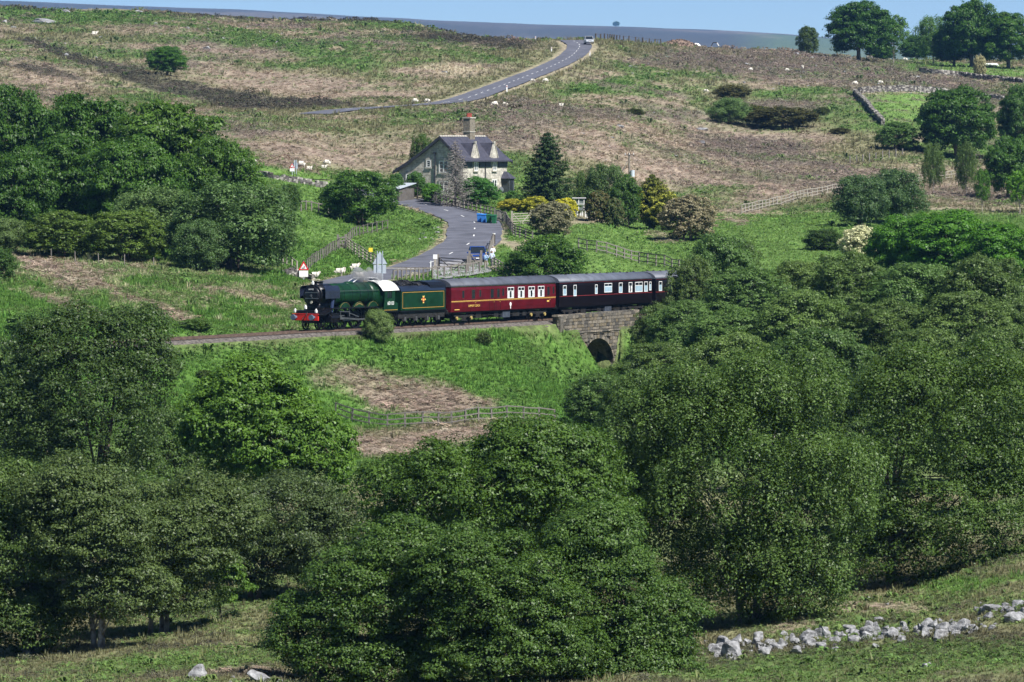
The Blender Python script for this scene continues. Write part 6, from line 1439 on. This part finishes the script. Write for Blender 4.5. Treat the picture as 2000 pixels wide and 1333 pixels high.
# ------------------------------------------------------------------ vehicles
def car(label, p, rz, paint_m, L=4.4, W=1.8, Hh=1.55, hatch=True):
    t = thing('parked_car' if 'parked' in label else 'car', label, 'car', p, rz)
    def sec(x, w, z0, z1, r=.08): return [(x, -w, z0 + .05), (x, -w * 1.0, z1 - r), (x, -w + r, z1), (x, w - r, z1), (x, w, z1 - r), (x, w, z0 + .05), (x, w - .1, z0), (x, -w + .1, z0)]
    w = W / 2; b = MB()
    b.loft([sec(-L / 2, w * .82, .38, .62), sec(-L / 2 + .12, w * .93, .28, .78), sec(-L / 2 + .5, w * .99, .24, .9), sec(-L / 2 + 1.2, w, .22, 1.0), sec(L / 2 - 1.0, w, .22, 1.04), sec(L / 2 - .25, w * .97, .26, 1.0), sec(L / 2, w * .86, .36, .85)])
    b.build('body', paint_m, t, bevel=.04)
    def cab_(x, k, z): return [(x, -w * k, z), (x, w * k, z)]
    g = MB(); A = [(-L / 2 + 1.05, .90, 1.0), (-L / 2 + 1.85, .76, Hh), (L / 2 - .75, .72, Hh - .02), (L / 2 - .2, .86, 1.02)]
    vs = [(x, s * w * k, z) for x, k, z in A for s in (-1, 1)]
    g.add(vs, [(0, 1, 3, 2), (2, 3, 5, 4), (4, 5, 7, 6), (0, 2, 4, 6), (1, 7, 5, 3), (0, 6, 7, 1)]); g.build('windows', glass, t)
    rfm = MB(); rfm.loft([[(-L / 2 + 1.72, -w * .77, Hh - .04), (-L / 2 + 1.72, w * .77, Hh - .04), (-L / 2 + 1.85, w * .7, Hh + .02), (-L / 2 + 1.85, -w * .7, Hh + .02)], [(L / 2 - .68, -w * .74, Hh - .05), (L / 2 - .68, w * .74, Hh - .05), (L / 2 - .8, w * .68, Hh + .015), (L / 2 - .8, -w * .68, Hh + .015)]]); rfm.build('roof', paint_m, t)
    for s in (-1, 1):
        pl = MB()
        pl.bar((A[0][0], s * w * .905, 1.0), (A[1][0], s * w * .775, Hh), .06); pl.bar((A[3][0], s * w * .87, 1.02), (A[2][0], s * w * .735, Hh - .02), .1); pl.bar((.25, s * w * .91, 1.02), (.15, s * w * .76, Hh), .07); pl.build('pillar', paint_m, t)
        for x in (-L / 2 + .85, L / 2 - .85):
            q = MB(); q.cyl((x, s * (w - .2), .32), (x, s * (w + .015), .32), .33, n=18); ty = q.build('wheel', sooty, t); q = MB(); q.cyl((x, s * (w + .01), .32), (x, s * (w + .03), .32), .2, n=10); q.build('rim', galv, ty)
        MB().box((-L / 2 + .16, s * w * .66, .70), (.1, .36, .14)).build('headlight', mat('headlight', (.75, .78, .8), .15, .05), t)
        MB().box((-L / 2 + 1.35, s * (w + .12), 1.0), (.12, .2, .14)).build('mirror', paint_m, t)
        MB().box((L / 2 - .1, s * w * .75, .8), (.08, .2, .2)).build('tail_light', mat('tail_red', (.4, .02, .02), .2, .05), t)
    MB().box((-L / 2 + .03, 0, .58), (.06, w * .8, .14)).build('grille', sooty, t); MB().box((-L / 2 - .01, 0, .44), (.03, .5, .11)).build('number_plate', white_p, t)
    return t
blue_car = mat('car_blue', (.012, .045, .20), .2, .05, spec=.7); silver = mat('car_silver', (.55, .57, .60), .25, .05, metal=.4); white_car = mat('car_white', (.8, .8, .8), .25, .03)
cpos = hit(932, 516, 465, 560); cpos.y += 2.3; cpos.z = float(gz(cpos.x, cpos.y)) + .05
car('dark blue car parked behind the short grey gate, facing the line', cpos, R(93), blue_car, 4.4, 1.85, 1.6)
k = int(np.argmin(np.hypot(*(ROAD_B[:, :2] - np.array(hit(1148, 90, 900, 1090)[:2])).T))); cpt = Vector(ROAD_B[max(2, k)]); tg = ROAD_B[k - 1] - ROAD_B[min(k + 1, len(ROAD_B) - 1)]
ang = math.atan2(tg[1], tg[0]); off = Vector((-tg[1], tg[0], 0)).normalized() * 1.3
cc = hit(1150, 89, 900, 1100)
car('silver car coming over the crest on the moor road', (cc.x, cc.y + 2, float(gz(cc.x, cc.y + 2)) + .2), R(95), silver, 4.5, 1.85, 1.65)
pc = hit(587, 40, 1200, 1500); pc = Vector(((587 - CX) / F * 1470, 1470, 0)); pc.z = float(gz(pc.x, pc.y)) - .1
car('distant blue car on the skyline at upper left', pc, R(10), blue_car, 4.4, 1.8, 1.55)
wc = hit(700, 551, 455, 520); wc = hit(703, 567, 415, 520); wc.z -= .35
car('white car on the lane, hidden behind the boiler but for its roof', wc, R(20), white_car, 4.3, 1.8, 1.5)
# things on the crest at the right: spoil heap, white shelter, hexagonal frame
hp = hit(1325, 91, 950, 1320)
b = MB(); r_ = random.Random(3); rings = []
for k in range(6):
    q = 1 - k / 5.2; rings.append([(math.cos(a) * 5.6 * q * r_.uniform(.88, 1.1), math.sin(a) * 3.0 * q * r_.uniform(.88, 1.1), 2.1 * (1 - q ** 1.7) * r_.uniform(.9, 1.08) - .3) for a in np.linspace(0, 6.283, 21)[:-1]])
b.loft(rings)
for _ in range(200):
    a, q = r_.uniform(0, 6.28), r_.random() ** .5; s = r_.uniform(.12, .4); b.box((math.cos(a) * 5.4 * q, math.sin(a) * 2.9 * q, 2.0 * (1 - q ** 1.7) - .1), (s, s, s * .7), Matrix.Rotation(r_.uniform(0, 3), 3, 'Z') @ Matrix.Rotation(.4, 3, 'X'))
o = tag(b.build('spoil_heap', mat('spoil', (.17, .12, .09), .95, .5, 1.5, .8)), 'brown heap of earth and stones on the crest', 'heap'); o.location = hp
p = hit(1358, 90, 950, 1320); t = thing('tent', 'small white domed tent on the crest beside the earth heap', 'tent', p)
b = MB(); b.loft([[(math.cos(a) * 1.4 * k, math.sin(a) * 1.4 * k, z) for a in np.linspace(0, 6.283, 13)[:-1]] for k, z in ((1, 0), (.95, .5), (.8, .95), (.5, 1.25), (.1, 1.35))]); b.build('canopy', white_p, t, True)
MB().box((0, -1.22, .45), (1.0, .3, .75)).build('opening', mat('tent_dark', (.06, .06, .07), .8, .1), t); MB().box((0, -.3, .02), (3.2, 2.6, .12)).build('base', white_p, t)
p = hit(1396, 93, 950, 1320); t = thing('hexagonal_frame', 'upright hexagonal black and white frame on the crest', 'sculpture', p)
hx = [(math.cos(R(60 * k)) * .95, .85 + math.sin(R(60 * k)) * .95) for k in range(6)]
for k in range(6):
    b = MB(); a, c = hx[k], hx[(k + 1) % 6]; b.bar((a[0], 0, a[1]), (c[0], 0, c[1]), .7, .2); b.build('side', [white_p, sooty, sooty, wood_p, wood_p, sooty][k], t)
# white caravan under the crest trees
p = hit(1932, 129, 1000, 1320); t = thing('caravan', 'long white roof half hidden under the crest sycamores', 'caravan', (p.x, p.y + 6, p.z - 1.5), R(8))
b = MB(); b.prism([(-2.6, .4), (2.6, .4), (2.7, 1.5), (2.2, 2.2), (-2.3, 2.2), (-2.75, 1.4)], -1.1, 1.1, 'y'); b.build('body', white_car, t, bevel=.08); MB().box((.2, -1.11, 1.5), (3.6, .03, .55)).build('window', glass, t)
for s in (-1, 1): b = MB(); b.cyl((0, s * 1.0, .3), (0, s * 1.12, .3), .32, n=14); b.build('wheel', sooty, t)

# ------------------------------------------------------------------ people and sheep: one skinned body each
def skinned(name, verts, edges, radii, mats_, pick, sub=1):
    me = bpy.data.meshes.new(name); me.from_pydata(verts, edges, []); o = bpy.data.objects.new(name, me); COL.objects.link(o)
    sk = o.modifiers.new('skin', 'SKIN'); sk.use_smooth_shade = True
    for i, rd in enumerate(radii):
        rd = rd if hasattr(rd, '__len__') else (rd, rd)
        me.skin_vertices[0].data[i].radius = rd
    me.skin_vertices[0].data[0].use_root = True
    sb_ = o.modifiers.new('sub', 'SUBSURF'); sb_.levels = sb_.render_levels = sub
    dg = bpy.context.evaluated_depsgraph_get(); dg.update(); nm = bpy.data.meshes.new_from_object(o.evaluated_get(dg)); nm.name = name
    bpy.data.objects.remove(o)
    nm.materials.clear()
    for m in mats_: nm.materials.append(m)
    for p in nm.polygons: p.material_index = pick(p.center); p.use_smooth = True
    return nm
fleece = mat('fleece', (.62, .58, .50), .95, .2, 6, .8); sface = mat('sheep_face', (.45, .40, .34), .9, .2)
sdark = mat('sheep_dark_face', (.06, .055, .05), .9, .2)
def sheep_mesh(pose, dark=False):
    graze, lie = pose == 'graze', pose == 'lie'
    z0 = .30 if lie else .56
    v = [(0, 0, z0), (.30, 0, z0 + .02), (-.32, 0, z0 + .02), (.47, 0, z0 + (.10 if not graze else -.05)), (.60, 0, z0 + (.28 if not graze else -.30)), (.74, 0, z0 + (.24 if not graze else -.44)), (-.48, 0, z0 - .05)]
    e = [(0, 1), (0, 2), (1, 3), (3, 4), (4, 5), (2, 6)]; rd = [(.26, .27), (.22, .24), (.23, .25), (.14, .15), (.095, .10), (.055, .06), .04]
    for sx, sy in ((.28, .12), (.28, -.12), (-.30, .12), (-.30, -.12)):
        b = len(v); par = 1 if sx > 0 else 2
        if lie: v += [(sx, sy * 1.6, .12), (sx + .2, sy * 1.7, .05)]; rd += [.07, .045]
        else: v += [(sx, sy, .30), (sx + (.02 if sx > 0 else -.02), sy, .15), (sx, sy, .0)]; rd += [.065, .04, .038]
        e += [(par, b)] + [(b + k, b + k + 1) for k in range(len(v) - b - 1)]
    for s in (-1, 1): v.append((v[4][0] - .01, s * .14, v[4][2] + .06)); rd.append(.03); e.append((4, len(v) - 1))
    hx_ = v[4][0] - .02
    return skinned('sheep_' + pose, v, e, rd, [fleece, sdark if dark else sface], lambda c: 1 if (c.x > hx_ - .02 or (c.z < .25 and not lie)) else 0)
SM = {(p, d): sheep_mesh(p, d) for p in ('stand', 'graze', 'lie') for d in (False, True)}
sheep = [(661, 541, 'stand', 0, 1.15, 'sheep standing on the verge behind the locomotive boiler'), (671, 537, 'stand', 80, .9, 'lamb facing uphill beside the sheep on the verge'), (691, 532, 'stand', 20, 1.15, 'sheep highest on the verge, near the pale fence'), (704, 543, 'lie', 200, 1.1, 'sheep lying at the lane edge above the boiler dome'), (613, 548, 'stand', 30, 1.1, 'sheep by the tumbled wall beside the red triangle sign'),
         (590, 329, 'graze', 180, 1.25, 'sheep grazing right behind the grey-backed sign'), (603, 333, 'lie', 20, 1.0, 'lamb lying below the sheep behind the grey-backed sign'), (640, 326, 'graze', 180, 1.2, 'sheep grazing apart on the dead bracken, beyond the stone wall'), (632, 330, 'lie', 0, 1.0, 'lamb lying beside the sheep on the dead bracken'), (492, 323, 'graze', 0, 1.2, 'sheep at the road end of the wood'),
         (812, 203, 'graze', 180, 1.2, 'sheep left of the foot of the moor road'), (834, 203, 'graze', 0, 1.1, 'smaller sheep at the foot of the moor road'), (1040, 163, 'graze', 0, 1.1, 'sheep on the verge half-way up the moor road'), (1066, 163, 'graze', 180, 1.2, 'sheep below the rocks right of the moor road'), (967, 209, 'graze', 180, 1.2, 'sheep grazing left of the dark gorse clump'), (986, 209, 'graze', 0, 1.0, 'sheep touching the dark gorse clump'), (1095, 209, 'lie', 0, 1.1, 'sheep lying alone right of the dark gorse clump'),
         (1567, 137, 'stand', 90, 1.3, 'sheep among rocks high on the heather knoll'), (1536, 141, 'graze', 0, 1.1, 'sheep lower left on the heather knoll'), (1466, 140, 'graze', 180, 1.1, 'sheep on the open heather left of the knoll'), (1670, 168, 'graze', 180, 1.3, 'sheep beside the corner of the field wall'), (1718, 166, 'graze', 0, 1.2, 'sheep behind the upper field wall'), (1766, 121, 'graze', 0, 1.4, 'sheep under the crest ash trees'), (185, 69, 'lie', 0, 1.6, 'round white sheep on the upper left hillside'), (1378, 183, 'graze', 0, 1.1, 'sheep left of the brown gorse bush')]
for px, py, pose, rz, sc_, lab in sheep:
    p = hit(px, py, 430, 1320); t = tag(link('sheep', SM[(pose, px % 3 == 0)], None, p, R(rz + random.Random(px).uniform(-15, 15))), lab, 'sheep', 'sheep grazing on the moor and verges'); t.scale = (sc_ * .88,) * 3
skin_m = mat('skin', (.45, .27, .19), .6, .05)
def person(label, px, py, d0, d1, rz, shirt, trousers, hair, arms='front', sc_=1.0):
    v = [(0, 0, .95), (0, 0, 1.15), (0, 0, 1.38), (0, 0, 1.50), (0, .02, 1.62), (0, .02, 1.74)]
    e = [(0, 1), (1, 2), (2, 3), (3, 4), (4, 5)]; rd = [(.17, .12), (.16, .115), (.17, .11), .055, (.085, .10), (.07, .08)]
    for s in (-1, 1):
        b = len(v); v += [(s * .09, 0, .85), (s * .10, .02, .48), (s * .11, -.01, .08), (s * .12, .14, .04)]; rd += [.095, .065, .05, .045]; e += [(0, b), (b, b + 1), (b + 1, b + 2), (b + 2, b + 3)]
        b = len(v)
        hand = (s * .12, .34, 1.42) if arms == 'camera' else (s * .2, .32, 1.12)
        v += [(s * .20, 0, 1.38), (s * .27, .06, 1.12), hand, (hand[0] * .8, hand[1] + .07, hand[2] + .02)]; rd += [.065, .05, .038, .035]; e += [(2, b), (b, b + 1), (b + 1, b + 2), (b + 2, b + 3)]
    def pick(c):
        if c.z > 1.66 or (c.z > 1.53 and c.y < -.015): return 3
        if c.z > 1.49: return 2
        if c.y > .22 and c.z > 1.0: return 2
        if c.z < .92 or (c.z < .12): return 1
        return 0
    me = skinned('person', v, e, rd, [shirt, trousers, skin_m, hair], pick, 2)
    p = hit(px, py, d0, d1); o = tag(link('person', me, None, p, rz), label, 'person', 'people leaning on the fence'); o.scale = (sc_,) * 3
    return o
sh_b, sh_w, sh_s = mat('shirt_light_blue', (.32, .50, .72), .8, .1), mat('shirt_white', (.72, .73, .75), .8, .1), mat('shirt_stripe', (.45, .52, .66), .8, .5, 7)
tr_d, tr_k = mat('trousers_dark', (.05, .055, .07), .9, .2), mat('trousers_khaki', (.28, .24, .17), .9, .2)
person('person in a light blue top and pale cap at the grey gate post', 949, 527, 460, 560, R(170), sh_b, tr_k, mat('cap_cream', (.6, .56, .48), .8, .1), 'camera')
person('person in a blue and white top leaning on the dark fence', 961, 524, 460, 560, R(190), sh_s, tr_d, mat('hair_dark', (.05, .04, .03), .7, .1))
person('white-haired person in a white shirt behind the other two', 962.5, 513, 470, 560, R(180), sh_w, tr_d, mat('hair_white', (.6, .59, .57), .7, .1))

# ------------------------------------------------------------------ rocks
rock_m = mat('pale_rock', (.10, .10, .105), .9, .4, 4.0, 1.0, col2=(.38, .38, .385)); rock_d = mat('grey_rock', (.13, .13, .135), .9, .45, 2.0, 1.0)
def rock_mesh(seed, m):
    bm = bmesh.new(); bmesh.ops.create_icosphere(bm, subdivisions=3, radius=.5); r = random.Random(seed)
    planes = [(Vector((r.gauss(0, 1), r.gauss(0, 1), r.gauss(0, .8))).normalized(), r.uniform(.20, .40)) for _ in range(15)]
    for v in bm.verts:
        for n_, d in planes:
            k = v.co.dot(n_) - d
            if k > 0: v.co -= n_ * k * .92
        c = v.co * 4; v.co *= 1 + .06 * math.sin(c.x * 3 + seed) * math.sin(c.y * 2.7 + 1) + .04 * math.sin(c.z * 5 + seed)
    me = bpy.data.meshes.new('rock'); bm.to_mesh(me); bm.free(); me.materials.append(m); return me
RK = [rock_mesh(i, rock_m) for i in range(7)] + [rock_mesh(20 + i, rock_d) for i in range(3)]
def rock(px, py, w, h, lab, group=None, vi=None, d0=190, d1=1320):
    p = hit(px, py, d0, d1); s = F / p.y; r = random.Random(int(px * 7 + py)); v = r.randrange(7) if vi is None else vi
    o = tag(link('rock', RK[v], None, p + Vector((0, 0, h / s * .16)), r.uniform(0, 6.28)), lab, 'rock', group); o.scale = (w / s * 1.15, w / s * .95, h / s * 1.35)
big = [(1425, 1283, 62, 40, 'largest rounded grey boulder at the end of the rubble line'), (1478, 1262, 26, 18, 'rock right beside the largest boulder'), (1552, 1257, 26, 20, 'squarish rock standing out of the rubble line'), (1598, 1243, 40, 18, 'dark-sided slab in the middle of the rubble line'), (1700, 1243, 44, 24, 'broad pale slab in the rubble line, under the bare red patch'), (1662, 1233, 36, 18, 'pale tilted slab left of the broad one'), (1825, 1230, 36, 30, 'upright pale rock near the right of the rubble line'), (1760, 1238, 40, 14, 'flat slab right of the broad pale one'), (1890, 1222, 40, 16, 'flat pale slab below the right-hand outcrop'), (1940, 1195, 60, 24, 'wide pale outcrop near the right photo edge'), (1990, 1190, 34, 28, 'pale block at the right photo edge'), (1980, 1218, 44, 24, 'pale block below the one at the photo edge'), (1697, 1172, 14, 10, 'small lone rock on the grass above the rubble line'), (1813, 1306, 36, 16, 'lone dark and pale rock in the heather'), (386, 1325, 44, 32, 'pale tilted boulder in the grass at lower left'), (505, 1332, 56, 34, 'rounded pale boulder beside the foot of the central tree'), (1735, 1183, 14, 6, 'flat stone on the grass beside the small lone rock'), (1720, 1215, 30, 10, 'low slab above the broad pale one')]
for px, py, w, h, lab in big: rock(px, py, w, h, lab, None, None, 190, 300)
rr_ = random.Random(12)
for i in range(210):
    u = (rr_.randrange(14) + rr_.gauss(.5, .28)) / 14; u = min(1, max(0, u)); px = 1380 + u * 620; py = 1277 - 60 * u + rr_.gauss(-2, 8) - (18 if u > .85 and rr_.random() < .5 else 0); w = rr_.choice((9, 12, 15, 19, 24, 30, 38)); rock(px, py, w, w * rr_.uniform(.45, .85), 'small pale rock in the rubble line ' + ('by the largest boulder', 'between the squarish rock and the dark-sided slab', 'around the broad pale slab', 'between the flat slab and the upright rock', 'beside the upright pale rock', 'around the outcrop at the photo edge')[min(5, int(u * 6))], 'rubble line below the birch', None, 190, 300)
for i in range(14): rock(420 + rr_.uniform(-60, 130), 1330 + rr_.uniform(-4, 6), rr_.uniform(6, 16), 7, 'small pale stone between the two boulders at lower left', 'stones at lower left', None, 190, 300)
moor_big = [(85, 46, 62, 12, 'long pale outcrop high on the left hillside', 0), (125, 26, 26, 9, 'pale block under the heather edge at upper left', 1), (270, 27, 26, 8, 'pale flat rock on the left crest', 2), (405, 98, 26, 10, 'flat grey rock right of the lone tree', 3), (130, 110, 16, 9, 'pale rock on the edge of the dark heather band', 4), (1370, 282, 24, 11, 'dark boulder alone on the dead bracken', 8), (1372, 255, 34, 9, 'wide flat rock above the dark boulder', 5), (10, 45, 22, 9, 'pale rock at the photo edge on the left hillside', 6), (1555, 108, 20, 6, 'pale slab on top of the heather knoll', 0), (1650, 116, 24, 6, 'pale slab near the crest sycamore', 1), (1790, 154, 22, 7, 'pale rock beside the crest field wall', 2), (1465, 111, 22, 5, 'flat slab at the top left of the knoll', 3), (1460, 128, 22, 7, 'pair of pale rocks in the heather', 4), (1585, 116, 14, 9, 'upright pale rock on the knoll', 5), (1210, 248, 22, 7, 'pale rock above the spruce on the moor', 6), (870, 143, 18, 5, 'low pale stone in the straw-coloured grass', 1)]
for px, py, w, h, lab, vi in moor_big: rock(px, py, w, h, lab, None, vi, 600, 1320)
for i in range(60):
    px = rr_.uniform(1210, 1860); py = 100 + rr_.random() ** 1.3 * 75 + max(0, px - 1600) * .12; rock(px, py, rr_.uniform(4, 12), rr_.uniform(2.5, 5), 'small pale stone in the heather ' + ('near the moor road', 'left of the brown gorse bush', 'above the wide gorse thicket', 'near the corner of the field wall', 'behind the upper field wall')[min(4, int((px - 1210) / 130))], 'stones in the heather of the knoll', None, 700, 1320)
for i in range(30):
    px = rr_.uniform(20, 560); rock(px, rr_.uniform(40, 120), rr_.uniform(4, 12), rr_.uniform(2.5, 5), 'small pale stone on the left hillside ' + ('near the photo edge', 'left of the lone tree', 'right of the lone tree')[0 if px < 150 else 1 if px < 328 else 2], 'stones on the left hillside', None, 700, 1320)
for i in range(26):
    px = rr_.uniform(1100, 1690); rock(px, rr_.uniform(210, 330), rr_.uniform(4, 12), rr_.uniform(2.5, 5), 'small pale stone on the bracken slope ' + ('behind the spruce', 'left of the dark boulder', 'right of the dark boulder')[0 if px < 1230 else 1 if px < 1370 else 2], 'stones on the bracken slope', None, 620, 1100)
for i in range(12): rock(rr_.uniform(815, 860), rr_.uniform(440, 470), rr_.uniform(4, 11), 4, 'small pale stone in the grass inside the road bend', 'stones inside the road bend', None, 480, 640)

# ------------------------------------------------------------------ steam and the hazy air
def volume_mat(name, col, dens, aniso):
    m = bpy.data.materials.new(name); m.use_nodes = True; n, l = m.node_tree.nodes, m.node_tree.links; n.clear()
    o = n.new('ShaderNodeOutputMaterial'); pv = n.new('ShaderNodeVolumePrincipled'); pv.inputs['Color'].default_value = (*col, 1); pv.inputs['Density'].default_value = dens; pv.inputs['Anisotropy'].default_value = aniso
    l.new(pv.outputs[0], o.inputs['Volume']); return m
bm = bmesh.new(); r_ = random.Random(8)
bmesh.ops.create_icosphere(bm, subdivisions=4, radius=.6)
cen = [(Vector((r_.uniform(-.9, 1.1), r_.uniform(-.4, .4), r_.uniform(-.35, .5))), r_.uniform(.22, .5)) for _ in range(14)]
for v in bm.verts:
    d = v.co.normalized(); q = max([.25] + [c.dot(d) + math.sqrt(max(0, rr * rr - (c - d * c.dot(d)).length_squared)) for c, rr in cen if (c - d * c.dot(d)).length < rr]); v.co = d * q
me = bpy.data.meshes.new('steam'); bm.to_mesh(me); bm.free(); me.materials.append(volume_mat('steam_vapour', (1, 1, 1), 1.6, .2))
tag(link('steam', me, None, L1.matrix_basis @ Vector((9.9, -.1, 4.4))), 'white wisp of steam above the locomotive firebox', 'steam', None, 'stuff')
zlo, zhi = float(GZ.min()) - 2, float(GZ.max()) + 30
HB = MB().box((0, 6750, (zlo + zhi) / 2), (4200, 13700, zhi - zlo)).build('haze', volume_mat('haze_air', (.22, .50, 1.0), HAZE, .0))
tag(HB, None, None, None, 'stuff')
